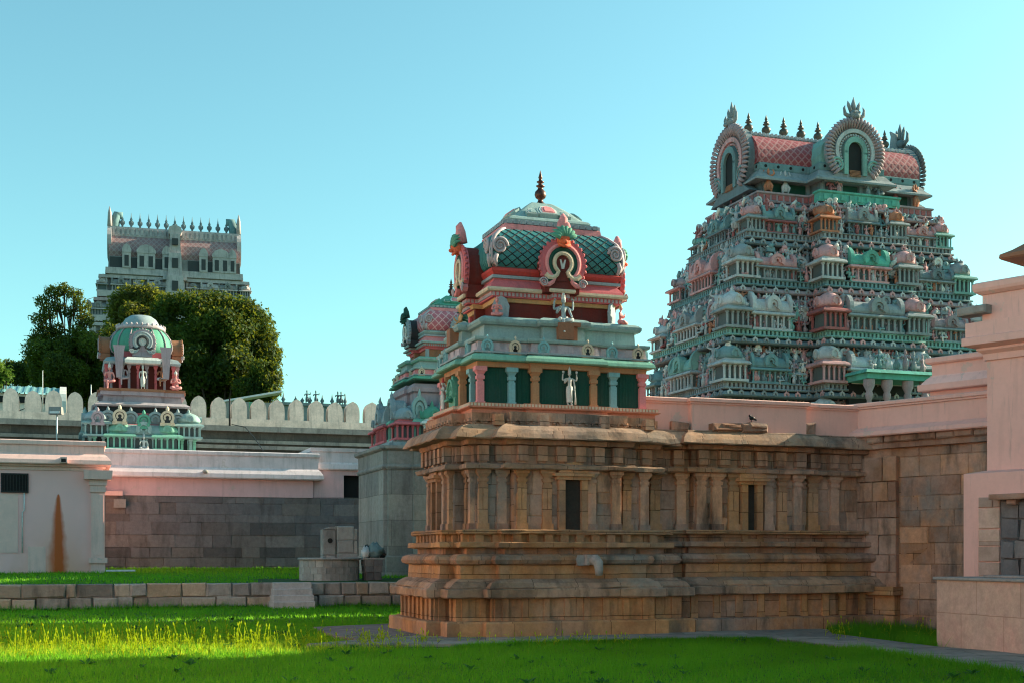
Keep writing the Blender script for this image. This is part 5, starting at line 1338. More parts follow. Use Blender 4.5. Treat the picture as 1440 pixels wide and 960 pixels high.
# cross vault behind the front gable
m = MB(); barrel(m, [(-1.45,18.45),(-1.5,18.8),(-1.38,19.25),(-1.1,19.65),(-.6,19.95),(0,20.05),(.6,19.95),(1.1,19.65),(1.38,19.25),(1.5,18.8),(1.45,18.45)], -2.55, 0, True); m.build('cross_vault', M['g_mint'], gp)
for x in np.linspace(-3.55,3.55,9):
    m = MB(); m.lathe([(.14,20.12),(.16,20.2),(.08,20.26),(.07,20.34),(.17,20.42),(.21,20.52),(.18,20.62),(.08,20.7),(.07,20.74),(.15,20.77),(.15,20.80),(.07,20.84),(.12,20.88),(.06,20.92),(.05,20.98),(.07,21.0),(.004,21.22)], 12, (x,0,0)); m.build('finial', M['old_bronze'], gp)
def big_gable(loc, rz, r, cols, depth=.5):
    X = T(*loc)@RZ(rz)
    def mk(name, mat, par=gp):
        m = MB(); m.M = X; return m
    m = mk(0,0); m.slab([(r*.98*math.cos(R(a)), r*.98*math.sin(R(a))) for a in range(-50,231,14)], 0, depth)
    m.slab([(-r*.65,-r*.72),(r*.65,-r*.72),(r*1.12,-r*1.02),(-r*1.12,-r*1.02)][::-1], -.10, depth)
    o = m.build('gable', M[cols[0]], gp)
    m = mk(0,0)
    for a in np.arange(-48,229,7.0):
        c_, s_ = math.cos(R(a)), math.sin(R(a)); t = Vector((c_,0,s_))
        m.tube([t*r*.74+Vector((0,-.08,0)), t*r*.95+Vector((0,-.2,0)), t*r*1.05+Vector((0,-.16,0)), t*r*1.10+Vector((0,-.06,0))], [.03,.075*r/1.25,.06*r/1.25,.01], 6)
    m.build('petal_rim', M[cols[1]], o)
    m = mk(0,0); m.arch(r*.60,r*.72,-.14,.05,-52,232,34); 
    for a in np.arange(-45,226,10): m.ball((r*.53*math.cos(R(a)),-.06,r*.53*math.sin(R(a))),(.06,.06,.06),6,4)
    m.build('beaded_ring', M[cols[2]], o)
    m = mk(0,0); m.arch(r*.30,r*.47,-.18,.05,-10,190,24,sx=.9); m.box(-r*.42,-r*.27,-.18,.05,-r*.75,-.02); m.box(r*.27,r*.42,-.18,.05,-r*.75,-.02)
    for s_ in (-1,1): spiral(m, s_*r*.66, -r*.48, r*.24, -.14, 2, .06, s_)
    m.build('door_arch', M[cols[3]], o)
    m = mk(0,0); m.slab([(-r*.27,-r*.95),(r*.27,-r*.95),(r*.27,0)]+[(r*.27*math.cos(R(a)),r*.30*math.sin(R(a))) for a in range(15,166,15)]+[(-r*.27,0)], -.06, .05); m.build('dark_opening', M['void'], o)
    m = mk(0,0)
    for k in range(5): m.box(-r*.2,r*.2,-.10-.02*k,-.04,-r*.62+k*-.06,-r*.62+k*-.06+.035)
    m.build('shutter', M['brown'], o)
    m = mk(0,0)
    m.ball((0,-.08,r*1.16),(.26,.24,.22)); m.ball((0,-.28,r*1.08),(.12,.12,.09))
    for s_ in (-1,1):
        m.ball((s_*.12,-.26,r*1.22),.06); m.tube([(s_*.2,-.05,r*1.1),(s_*.46,-.05,r*1.18),(s_*.50,-.04,r*1.36),(s_*.44,-.02,r*1.46)],[.10,.09,.06,.01],6)
        m.tube([(s_*.12,-.02,r*1.25),(s_*.26,0,r*1.5),(s_*.30,0,r*1.62)],[.09,.08,.01],6)
    m.tube([(0,0,r*1.3),(0,.02,r*1.55),(0,0,r*1.76)],[.12,.10,.01],6)
    m.build('lion_crest', M[cols[4]], o)
big_gable((0,-2.8,18.98), 0, 1.36, ('g_grey','g_mauve','g_pale','g_mint','g_grey'))
big_gable((-4.4,0,18.85), -PI/2, 1.56, ('g_slate','g_mauve','g_pink','g_teal','g_grey'), .35)
big_gable((4.4,0,18.85), PI/2, 1.56, ('g_slate','g_slate','g_grey','g_teal','g_slate'), .35)
m = MB()
for sx in (-1,1):
    m.cut(); m.M = T(sx*4.2,0,19.9)
    m.tube([(0,.25,0),(sx*.1,.3,.6),(sx*.05,.25,1.2),(-sx*.18,.25,1.35)],[.30,.24,.16,.03],8)
m.build('ridge_horn', M['g_grey'], gp)
# porch in front of the bay
m = MB(); m.box(-1.6,1.6,-6.15,-4.4,8.75,8.98); m.box(-1.75,1.75,-6.3,-4.4,8.98,9.12,.1,.1); m.build('porch_roof', M['g_turq'], gp)
m = MB(); m.box(-1.5,1.5,-4.7,-4.5,6.4,8.75); m.build('porch_opening', M['void'], gp)
for x in (-1.35,-.5,.5,1.35):
    m = MB(); m.lathe([(.14,6.2),(.14,6.5),(.11,6.55),(.10,7.9),(.15,8.0),(.17,8.15),(.12,8.25),(.24,8.5),(.24,8.74)],10,(x,-5.9,0)); m.build('porch_column', M['g_mauve'], gp)
for x in np.arange(-1.3,1.4,.42): fig(x, -5.9, 9.12, rg.uniform(-.3,.3), rg.uniform(.6,.85))
# figures: the hundred nearest the viewer are parts, the others one crowd
eye_l = RZ(-TH)@(Vector((0,0,EYE))-GC)
rg2 = random.Random(3)
vis = [f for f in FSLOT]; vis.sort(key=lambda f: -f[4]*(1 if (f[1] < -1 or f[0] < 0) else .3))
for n_, (x,y,z,rz,h,k,c) in enumerate(vis):
    if n_ < 100: put(fig_mesh(k,c), 'figure', gp, (x,y,z), rz, h)
    else:
        stuff_f.M = T(x,y,z)@RZ(rz)@Matrix.Scale(h,4); stuff_f.mi = FC.index(c) if c in FC else 0
        stuff_f.add(FIG[k].v, FIG[k].f, True)
tag(stuff_f.build('figure_crowd', [M[c] for c in FC], gp), kind='stuff')

# ------------------------------------------------------------------ far gopuram
FGC = at(246, 780, 142.0); FGC.z = 0
fg_s = (.885,.885,.975)
fg = thing('gopuram_tower', 'distant grey gateway tower with dark finials rising behind the trees', 'tower', FGC, R(15)); fg.scale = fg_s
def fm(name, plan, prof, mat):
    m = MB(); m.loft(plan, prof); return m.build(name, M[mat], fg)
def fA(z): return 8.45+(33-z)*.20
def fB(z): return 3.0+(33-z)*.09
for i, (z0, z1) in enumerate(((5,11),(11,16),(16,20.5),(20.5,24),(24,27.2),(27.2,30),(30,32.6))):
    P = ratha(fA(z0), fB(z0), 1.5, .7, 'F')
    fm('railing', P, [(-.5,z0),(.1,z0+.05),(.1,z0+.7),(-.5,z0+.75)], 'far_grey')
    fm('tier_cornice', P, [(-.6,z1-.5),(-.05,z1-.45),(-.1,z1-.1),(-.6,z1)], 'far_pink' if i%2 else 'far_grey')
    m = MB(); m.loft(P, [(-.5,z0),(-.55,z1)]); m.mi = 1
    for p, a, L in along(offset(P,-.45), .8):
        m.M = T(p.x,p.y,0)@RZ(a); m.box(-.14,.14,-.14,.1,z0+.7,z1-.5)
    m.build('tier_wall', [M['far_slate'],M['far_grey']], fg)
    if z0 > 22:
        for x in np.linspace(-fA(z0)+.6, fA(z0)-.6, 9):
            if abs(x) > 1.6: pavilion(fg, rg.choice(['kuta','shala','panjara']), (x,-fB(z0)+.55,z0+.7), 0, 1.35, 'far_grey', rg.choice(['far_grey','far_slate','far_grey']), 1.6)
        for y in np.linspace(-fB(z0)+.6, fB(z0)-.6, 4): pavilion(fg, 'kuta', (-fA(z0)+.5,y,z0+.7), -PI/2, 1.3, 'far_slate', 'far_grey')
NP = ratha(7.7,2.9)
fm('neck_wall', NP, [(.2,32.4),(.1,34.6)], 'far_slate')
fm('neck_sill', NP, [(-.5,32.5),(.5,32.6),(.45,33.3),(-.5,33.35)], 'far_grey')
m = MB()
for x in (-6.9,-4.6,-2.1,2.3,4.7,7.0): m.cut(); m.box(x-.75,x+.75,-3.14,-2.4,33.35,34.5)
m.build('dark_opening', M['far_dark'], fg)
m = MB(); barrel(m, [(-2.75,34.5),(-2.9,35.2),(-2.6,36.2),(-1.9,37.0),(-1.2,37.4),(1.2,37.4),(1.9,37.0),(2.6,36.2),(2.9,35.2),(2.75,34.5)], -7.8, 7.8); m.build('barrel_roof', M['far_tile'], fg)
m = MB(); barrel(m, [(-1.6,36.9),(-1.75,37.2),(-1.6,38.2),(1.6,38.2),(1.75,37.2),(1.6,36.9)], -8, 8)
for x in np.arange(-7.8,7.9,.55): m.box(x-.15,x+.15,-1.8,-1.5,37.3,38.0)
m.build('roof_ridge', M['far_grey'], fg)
for x in np.linspace(-6.3,6.3,13):
    m = MB(); m.lathe([(.24,38.2),(.25,38.35),(.12,38.5),(.13,38.7),(.31,38.9),(.33,39.1),(.13,39.3),(.17,39.42),(.08,39.6),(.01,40.2)], 8, (x,0,0)); m.build('finial', M['g_slate'], fg)
for x, w in ((-5.7,.5),(-3.4,1.05),(-.95+.0,0),(-1.0,.5),(3.4,.5),(5.5,1.0),(6.9,.45)):
    if not w: continue
    m = MB(); m.mi = 0; m.box(x-w,x+w,-3.45,-2.4,33.3,35.0)
    m.slab([(x-w*1.05,35.0),(x+w*1.05,35.0),(x+w*1.1,35.3),(x+w*.7,35.75),(x,36.0),(x-w*.7,35.75),(x-w*1.1,35.3)], -3.5, -2.3)
    m.mi = 1; k = max(1,int(w*2.2))
    for q in range(k): xx = x-w+(2*w)*(q+.5)/k; m.box(xx-w/k*.5,xx+w/k*.5,-3.47,-3.4,33.5,34.7)
    m.build('dormer', [M['far_grey'],M['far_dark']], fg)
m = MB(); m.mi = 0
for i,(z0,z1,w) in enumerate(((27.2,30,1.5),(30,32.6,1.1),(32.6,35.2,.85),(35.2,37.4,.7))):
    m.mi = 0; m.box(-w,w,-4.6+.4*i,-2,z0,z1,.12,.1); m.mi = 1; m.box(-.36,.36,-4.62+.4*i,-3.8,z0+.9,z1-.6)
m.mi = 0; m.slab([(-.7,37.4),(.7,37.4),(.85,37.7),(.7,38.2),(0,38.45),(-.7,38.2),(-.85,37.7)], -3.2, -1.0)
m.build('central_spine', [M['far_grey'],M['far_dark']], fg)
m = MB()
for sx in (-1,1):
    m.cut(); m.M = T(sx*7.9,0,0)
    m.M = T(sx*7.75,0,36.3)@RZ(PI/2); m.slab([(2.7*math.cos(R(a)),2.2*math.sin(R(a))) for a in range(-50,231,14)], -.25, .25)
    for k in range(5): m.tube([(-1.4+k*.7,0,1.9),(-1.4+k*.7,0,3.4),(-1.5+k*.75,0,4.1)],[.3,.22,.03],6)
m.build('end_gable', M['far_grey'], fg)
m = MB()
for sx in (-1,1):
    m.cut(); m.M = Matrix(); m.tube([(sx*7.4,0,38),(sx*7.2,0,39),(sx*6.9,0,39.9),(sx*6.5,0,39.9),(sx*6.35,0,39.4)],[.7,.6,.5,.4,.1],8)
m.build('ridge_horn', M['g_teal'], fg)

# ------------------------------------------------------------------ second shrine behind the near one
S2 = Vector((-2.45,51.5,0))
pier = thing('stone_platform', 'tall pale grey stone platform carrying the second painted shrine', 'platform', S2, TH)
PP2 = ratha(3.15,2.35,2.2,.15)
m = MB(); m.loft(PP2, [(.1,.5),(.1,1.55),(0,1.58),(0,4.85)]); m.build('platform_wall', M['grey_pier'], pier)
m = MB(); m.loft(PP2, [(-.1,4.84),(.05,4.86),(.08,4.95),(.02,5.05),(.02,5.55),(.12,5.60),(.16,5.64),(.16,5.74),(-.5,5.76)]); m.build('platform_coping', M['grey_pier'], pier)
s2 = thing('temple_shrine', 'second painted shrine with rose diamond dome standing on the tall grey platform', 'shrine', S2+Vector((0,0,5.76)), TH)
PAL2 = dict(eave='green', eave2='grey_blue', parapet='pink', coping='teal_pale', ledge='mint', neck='brown', neckband='rose', neckpil='grey_blue',
    m1='rose', dent='teal_pale', m2='teal_pale', m3='pink', m4='grey_blue', m5='teal_pale', dome='rose_tile', collar='teal_pale', cap='green', capred='pink',
    gback='dark_plaster', g0='grey_blue', g1='grey_blue', g2='dark_green', g3='white_paint', g4='dark_plaster', scroll='mauve', leaf='dark_green', face='dark_green', plume='dark_green',
    k1=('cream','dark_plaster'), k2=('cream','dark_plaster'))
shrine_top(s2, A, B, 2.6, 1.0, PAL2, lattice=False)
def sm(par, name, plan, prof, mat, z=0):
    m = MB(); m.loft(plan, [(o,q+z) for o,q in prof]); return m.build(name, M[mat], par)
sm(s2, 'core_wall', ratha(1.75,1.6), [(0,0),(0,2.5)], 'dark_plaster')
sm(s2, 'base_moulding', ratha(2.7,2.1,1.9,.15), [(.2,0),(.2,.12),(.05,.14),(.05,.22),(-.4,.23)], 'grey_blue')
def colonnade(par, plan, z0, z1, mats, step, w=.10):
    cm = [pillar_mb(w, z1-z0).mesh('pillar') for _ in mats]
    for a, b in zip(cm, mats): a.materials.append(M[b])
    for k, (p, a, L) in enumerate(along(plan, step)): put(cm[k%len(cm)], 'pillar', par, (p.x,p.y,z0), a)
sm(s2, 'tier_wall', ratha(2.2,1.7), [(0,.2),(0,1.35)], 'lilac')
colonnade(s2, ratha(2.3,1.8), .25, 1.35, ['pink','mint','white_paint','rose'], .38, .12)
for sx in (-1,1):
    for s_ in (-1,1): pavilion(s2, 'square', (sx*2.35,s_*1.75,.22), 0, (.95,.95,1.2), 'rose' if sx < 0 else 'pink', 'grey_blue')
pavilion(s2,'shala',(0,-2.0,.22),0,(1.05,1.05,1.35),'pink','green',1.6)
for x in (-1.35,1.35): pavilion(s2,'square',(x,-2.0,.22),0,(.95,.95,1.25),'white_paint','green')
pavilion(s2,'shala',(-2.5,0,.22),-PI/2,(1,1,1.25),'rose','grey_blue',1.5)
for y in (-.98,.98): pavilion(s2,'panjara',(-2.5,y,.22),-PI/2,(1,1,1.4),'mint','grey_blue')
for x in (-1.86,-.8,.8,1.86): pavilion(s2,'panjara',(x,-1.9,.22),0,(.8,.8,1.4),'mint','teal_pale')
sm(s2, 'tier_cornice', ratha(2.15,1.7,1.2,.15), [(-.3,1.32),(.05,1.35),(.1,1.42),(.02,1.6),(-.3,1.65)], 'grey_blue')
sm(s2, 'tier_band', ratha(1.95,1.65,.9,.12), [(-.1,1.62),(0,1.64),(0,2.1),(.12,2.15),(.14,2.3),(.02,2.46),(-.3,2.47)], 'lilac')

# ------------------------------------------------------------------ small shrine at the left
S3 = at(198, 780, 67.0); S3.z = 0
s3 = thing('temple_shrine', 'small painted shrine with green ribbed dome in front of the trees', 'shrine', S3+Vector((0,0,6.6)), TH)
b3 = 6.6
sm(s3, 'base_slab', ratha(2.75,2.4), [(.15,0),(.15,.25),(0,.27)], 'teal_pale')
sm(s3, 'tier_wall', ratha(2.2,2.0), [(0,.2),(0,2.6)], 'dark_plaster')
colonnade(s3, ratha(2.55,2.3), .25, .95, ['mint','teal_pale'], .42, .13)
for x, kind, body, roof in ((-2.25,'square','teal_pale','grey_blue'),(2.25,'square','teal_pale','teal_pale')):
    for y in (-2.1,2.1): pavilion(s3, kind, (x,y,.95), 0, 1.25, body, roof)
for x in (-1.15,1.15):
    pavilion(s3, 'square', (x,-2.3,.28), 0, 1.35, 'mint', 'mint'); kudu(s3, Matrix(), x, -2.85, 1.95, 0, ('cream','dark_plaster'), 3.0)
kudu(s3, Matrix(), -2.2, -2.8, 1.85, 0, ('lilac','grey_blue'), 2.7); kudu(s3, Matrix(), 0, -2.85, 1.75, 0, ('green','teal_pale'), 2.9)
pavilion(s3, 'shala', (0,-2.25,.28), 0, 1.3, 'teal_pale', 'teal_pale', 1.7)
sm(s3, 'tier_band', ratha(2.25,2.05,1.0,.1), [(-.2,2.05),(.05,2.08),(.08,2.2),(-.2,2.22)], 'rose')
for x in (-1.7,-.6,.6,1.7): pavilion(s3, 'panjara', (x,-2.15,1.0), 0, 1.05, 'rose', 'grey_blue')
for y in (-1.0,0,1.0): pavilion(s3, 'panjara', (-2.5,y,.4), -PI/2, 1.5, 'teal_pale', 'teal_pale')
sm(s3, 'tier_cornice', ratha(2.0,1.9,1.0,.1), [(-.3,2.5),(.3,2.52),(.36,2.6),(.15,2.72),(.1,2.76),(-.3,2.77)], 'mauve')
sm(s3, 'ledge', ratha(2.0,1.9,1.0,.1), [(-.1,2.75),(-.05,2.76),(-.1,3.1),(.05,3.12),(.05,3.35),(-.5,3.4)], 'lilac')
sm(s3, 'ledge_band', ratha(2.0,1.9,1.0,.1), [(-.1,3.3),(.1,3.32),(.1,3.45),(-.4,3.46)], 'brown')
sm(s3, 'neck_wall', ratha(1.6,1.4), [(0,3.4),(0,4.9)], 'maroon')
colonnade(s3, ratha(1.75,1.6), 3.45, 4.75, ['lilac','rose'], .45, .12)
sm(s3, 'porch_roof', ratha(.75,.3), [(0,4.72),(.12,4.75),(.14,4.9),(0,5.05)], 'white_paint').location.y = -1.75
sm(s3, 'neck_cornice', ratha(1.55,1.5), [(-.3,4.7),(.3,4.72),(.36,4.82),(.2,5.02),(-.1,5.12)], 'grey_blue')
sm(s3, 'neck_band', ratha(1.3,1.3), [(0,5.08),(.05,5.1),(.05,5.42),(-.2,5.44)], 'rose')
m = MB(); m.lathe([(1.30,5.35),(1.50,5.5),(1.58,5.72),(1.56,5.95),(1.45,6.25),(1.27,6.52),(1.08,6.70)], 16, sq=.25); m.build('dome', M['green'], s3)
m = MB()
for k in range(16):
    a = 2*PI*k/16
    m.tube([(r*1.06*math.cos(a), r*1.06*math.sin(a), z) for r,z in ((1.30,5.38),(1.50,5.5),(1.58,5.72),(1.56,5.95),(1.45,6.25),(1.27,6.52),(1.08,6.7))], .035, 5)
m.build('dome_rib', M['lilac'], s3)
m = MB(); m.lathe([(1.05,6.64),(1.22,6.68),(1.26,6.74),(1.20,6.86),(1.05,6.88)], 24, sq=.2)
for k in range(28):
    a = 2*PI*k/28; m.ball((1.22*math.cos(a),1.22*math.sin(a),6.87),(.06,.06,.08),6,4)
m.build('roof_collar', M['mauve'], s3)
m = MB(); m.lathe([(.98,6.86),(.92,7.05),(.78,7.28),(.55,7.44),(.25,7.5),(.02,7.52)], 24); m.build('roof_cap', M['grey_blue'], s3)
PAL3 = dict(gback='lilac', g0='lilac', g1='grey_blue', g2='white_paint', g3='dark_plaster', g4='white_paint', scroll='white_paint', leaf='lilac', face='lilac', plume='grey_blue')
gable(s3, Matrix(), (0,-1.75,5.85), 0, PAL3, 1.15, .6, crest=False)
PAL3b = dict(PAL3, gback='brown', g0='brown', g1='lilac')
for rz, x in ((-PI/2,-2.05),(PI/2,2.05)): gable(s3, Matrix(), (x,0,5.75), rz, PAL3b, 1.0, .5, crest=False)
m = MB()
for sx in (-1,1): m.cut(); m.M = T(sx*1.15,-1.9,4.0); m.slab([(-.14,0),(.14,0),(.19,.8),(.25,1.45),(.30,1.62),(-.30,1.62),(-.25,1.45),(-.19,.8)], -.1, .1)
m.build('lattice_bracket', M['lilac'], s3)
def at3(x,y,z): return S3+U*x+V*y+Vector((0,0,b3+z))
for x, y, z, h, c, lab, kw in ((-1.62,-1.95,3.46,1.5,'skin_pink','pink statue sitting at the left end of the small shrine ledge',dict(left_leg='sit',right_leg='hang',arms=(('bless',-1),('knee',1)))),
        (1.62,-1.95,3.46,1.6,'skin_pink','pink statue kneeling at the right end of the small shrine ledge',dict(left_leg='sit',right_leg='sit',arms=(('pray',-1),('pray',1)),crown='round')),
        (-.95,-1.7,3.7,1.4,'lilac','greyish seated statue left of the little porch on the small shrine',dict(left_leg='sit',right_leg='hang',arms=(('bless',-1),('knee',1)))),
        (.95,-1.7,3.7,1.4,'brown','reddish seated statue right of the little porch on the small shrine',dict(left_leg='sit',right_leg='hang',arms=(('bless',-1),('raise',1))))):
    statue(lab,'statue', at3(x,y,z), TH, h, (M[c],M['skin_white'],M['mauve' if c!='skin_pink' else 'pink']), base_z=.41 if kw['right_leg']=='sit' else .25, dhoti='lap', fingers=False, **kw)
statue('slim white statue standing in the middle porch of the small shrine','statue', at3(0,-2.0,3.46), TH, 1.15, (M['skin_white'],)*3, dhoti='stand', fingers=False)
statue('small grey statue seated low at the foot of the small shrine','statue', at3(0,-2.95,.28), TH, 1.3, (M['skin_white'],M['grey_blue'],M['mauve']), base_z=.42, dhoti='lap', left_leg='sit', right_leg='sit', fingers=False, arms=(('bless',-1),('knee',1)))
# ------------------------------------------------------------------ trees
def fast(name, verts, per, tones, mat, parent=None):
    n = len(verts)//per
    me = bpy.data.meshes.new(name); me.vertices.add(len(verts)); me.vertices.foreach_set('co', verts.astype(np.float32).ravel())
    me.loops.add(n*per); me.loops.foreach_set('vertex_index', np.arange(n*per, dtype=np.int32))
    me.polygons.add(n); me.polygons.foreach_set('loop_start', np.arange(0,n*per,per,dtype=np.int32))
    try: me.polygons.foreach_set('loop_total', np.full(n,per,dtype=np.int32))
    except Exception: pass
    me.update(calc_edges=True); me.validate()
    a = me.attributes.new('tone','FLOAT','FACE'); a.data.foreach_set('value', tones.astype(np.float32))
    me.materials.append(mat); o = bpy.data.objects.new(name, me); COL.objects.link(o)
    if parent: o.parent = parent
    return o
rs = np.random.RandomState(5)
def leaves(clumps, n, size):
    """leaf faces spread through ellipsoid clumps: (x,y,z,rx,ry,rz,density)"""
    w = np.array([c[3]*c[4]*c[5]*c[6] for c in clumps])**.75; w /= w.sum()
    ci = rs.choice(len(clumps), n, p=w); C = np.array(clumps)[ci]
    d = rs.normal(size=(n,3)); d /= np.linalg.norm(d,axis=1)[:,None]
    r = rs.uniform(.35,1.08,n)**.5; P = C[:,:3]+d*r[:,None]*C[:,3:6]
    P += rs.normal(size=(n,3))*size*.9
    nv = d+rs.normal(size=(n,3))*.7; nv /= np.linalg.norm(nv,axis=1)[:,None]
    t = np.cross(nv, rs.normal(size=(n,3))); t /= np.linalg.norm(t,axis=1)[:,None]; b = np.cross(nv,t)
    s = (size*rs.uniform(.6,1.3,n))[:,None]
    v = np.stack([P-t*s, P+b*s*.45, P+t*s, P-b*s*.45],1).reshape(-1,3)
    ct = rs.uniform(0,1,len(clumps))[ci]
    return v, np.clip(ct*.65+rs.uniform(0,.35,n),0,1)
def crown_clumps(c, R_, n, cr, seed):
    r_ = np.random.RandomState(seed); out = []
    for _ in range(n):
        d = r_.normal(size=3); d /= np.linalg.norm(d); k = r_.uniform(.35,1.0)**.6
        p = np.array(c)+d*k*np.array(R_); q = cr*r_.uniform(.6,1.35); out.append((p[0],p[1],p[2],q,q,q*.8,r_.uniform(.6,1.4)))
    return out
def tree(label, base, h, clumps, n, size, mat, trunk_r=.4, twigs=0):
    t = thing('tree', label, 'tree', base, 0)
    B_ = Vector(base); cl = [(c[0]-B_.x,c[1]-B_.y,c[2]-B_.z)+tuple(c[3:]) for c in clumps]
    m = MB(); rr = random.Random(len(cl)); top = h*.5
    m.tube([(0,0,-.5),(.1,.05,h*.2),(-.1,0,h*.35),(.05,.1,top)],[trunk_r,trunk_r*.85,trunk_r*.7,trunk_r*.5],8)
    for c in cl[:26]:
        s0 = Vector((.0,.0,h*rr.uniform(.22,.48))) if twigs < 3 else Vector((rr.uniform(-.6,.6),0,h*rr.uniform(.5,.66))); e = Vector(c[:3]); md = s0.lerp(e,.5)+Vector((rr.uniform(-.5,.5),rr.uniform(-.5,.5),rr.uniform(.2,.8)))
        m.tube([s0, md, e],[trunk_r*.36,trunk_r*.2,.04],6)
        for _ in range(twigs):
            f = e+Vector((rr.uniform(-1,1),rr.uniform(-1,1),rr.uniform(-.2,1)))*c[3]*1.2
            m.tube([md.lerp(e,.6), e.lerp(f,.5)+Vector((0,0,.15)), f],[.05,.035,.012],4)
    m.build('trunk', M['bark'], t)
    v, tn = leaves(cl, n, size); fast('crown', v, 4, tn, M[mat], t)
    return t
def tz(px, py, d): p = at(px,py,d); return (p.x,p.y,p.z)
b = at(300,780,98); c0 = tz(300,512,98)
cl = crown_clumps(c0, (4.0,3.2,4.4), 60, 1.25, 1)+[tz(x,y,98)+(1.1,1.1,.9,1.2) for x,y in ((235,432),(258,428),(282,434),(305,428),(330,434),(348,440),(362,452),(370,470),(375,500),(378,530),(230,450),(222,480),(372,545),(360,560),(335,560),(300,560),(270,560))]
tree('broad dense dark tree with sunlit yellow top at the right of the group', (b.x,b.y,0), 20, cl, 90000, .17, 'leaf_dark', .6)
b = at(190,780,104)
cl = crown_clumps(tz(195,462,104), (2.5,2.4,2.0), 26, 1.0, 2)+[tz(x,y,104)+(1.0,1.0,.8,1.2) for x,y in ((172,424),(187,416),(205,416),(222,424),(168,440),(180,430),(200,430))]
cl += crown_clumps(tz(190,520,104), (3.1,2.6,2.8), 26, 1.1, 12)
tree('olive yellow leafed tree rising in front of the far grey tower', (b.x,b.y,0), 20, cl, 52000, .17, 'leaf_olive', .5)
b = at(95,780,96)
cl = crown_clumps(tz(100,515,96), (2.9,2.4,2.2), 34, .95, 3)
cl += [tz(x,y,96)+(r*1.25,r*1.25,r,1.1) for x,y,r in ((60,425,.45),(75,412,.5),(90,408,.45),(105,415,.45),(115,430,.5),(120,450,.55),(55,450,.5),(68,440,.5),(82,430,.4),(98,440,.4),(62,470,.7),(80,465,.5),(110,468,.6),(50,480,.5),(75,490,.9),(95,485,.8),(120,480,.8),(52,500,.5))]
tree('thin dark tree with bare twigs and open upper crown, leftmost of the tall trees', (b.x,b.y,0), 19, cl[::-1], 46000, .12, 'leaf_dark', .22, 4)
b = at(140,780,100); cl = crown_clumps(tz(150,520,100), (2.8,2.2,2.6), 34, 1.1, 4)
tree('dark shaded tree filling the gap behind the small green domed shrine', (b.x,b.y,0), 14, cl, 32000, .16, 'leaf_dark', .4)
b = at(25,780,110); cl = [tz(x,y,110)+(r,r,r*.8,.8) for x,y,r in ((5,530,.9),(20,520,.7),(35,515,.6),(30,532,.8),(48,522,.6),(55,512,.45),(12,512,.4),(42,505,.35),(58,530,.8))]
tree('small pale distant tree with thin foliage beyond the tin roofed shed', (b.x,b.y,0), 14, cl, 6500, .15, 'leaf_dark', .25, 2)
b = at(-12,780,84); cl = [tz(x,y,84)+(r,r,r*.8,1) for x,y,r in ((-5,525,.55),(6,530,.4),(-15,515,.8),(-25,530,.9),(10,522,.25),(-18,545,.9))]
tree('bright green tree just entering the frame at the left edge above the tin roof', (b.x,b.y,0), 12, cl, 6000, .13, 'leaf_bright', .25)
b = at(365,780,94); cl = [tz(x,y,94)+(r,r,r*.9,1) for x,y,r in ((345,545,.9),(358,555,.8),(372,535,.8),(380,550,.7),(366,520,.8),(352,570,1.0),(384,515,.35),(386,535,.4))]
tree('small shrubby tree with loose twigs at the right foot of the tree group', (b.x,b.y,0), 13, cl, 12000, .13, 'leaf_dark', .25, 2)

# ------------------------------------------------------------------ lawn
def inpoly(x, y, poly):
    r = np.zeros(len(x), bool); n = len(poly)
    for i in range(n):
        (x1,y1),(x2,y2) = poly[i-1], poly[i]
        c = ((y1 > y) != (y2 > y)); 
        with np.errstate(divide='ignore', invalid='ignore'): r ^= c & (x < (x2-x1)*(y-y1)/(y2-y1+1e-12)+x1)
    return r
def wpoly(o, pts, rz=TH):
    R_ = Matrix.Rotation(rz,3,'Z'); return [tuple((Vector(o)+R_@Vector((x,y,0)))[:2]) for x,y in pts]
BLOCK = [PATH, GRAV, wpoly(O_SHRINE, [(-2.9,-2.75),(2.9,-2.75),(2.9,1.4),(-2.9,1.4)]), wpoly(O_SHRINE, [(1,-2.3),(8,-2.3),(8,9),(1,9)]),
         wpoly((7.31,22.3,0), [(-.06,-.06),(2.5,-.06),(2.5,2.3),(-.06,2.3)], pl.rotation_euler.z), wpoly((8.62,23.6,0),[(-.3,-.3),(4,-.3),(4,4),(-.3,4)],WA), wpoly((7.67,28.47,0),[(-.2,-.2),(4,-.2),(4,6),(-.2,6)],WA), wpoly(sp,[(-.7,-1.0),(.7,-1.0),(.7,.1),(-.7,.1)])]
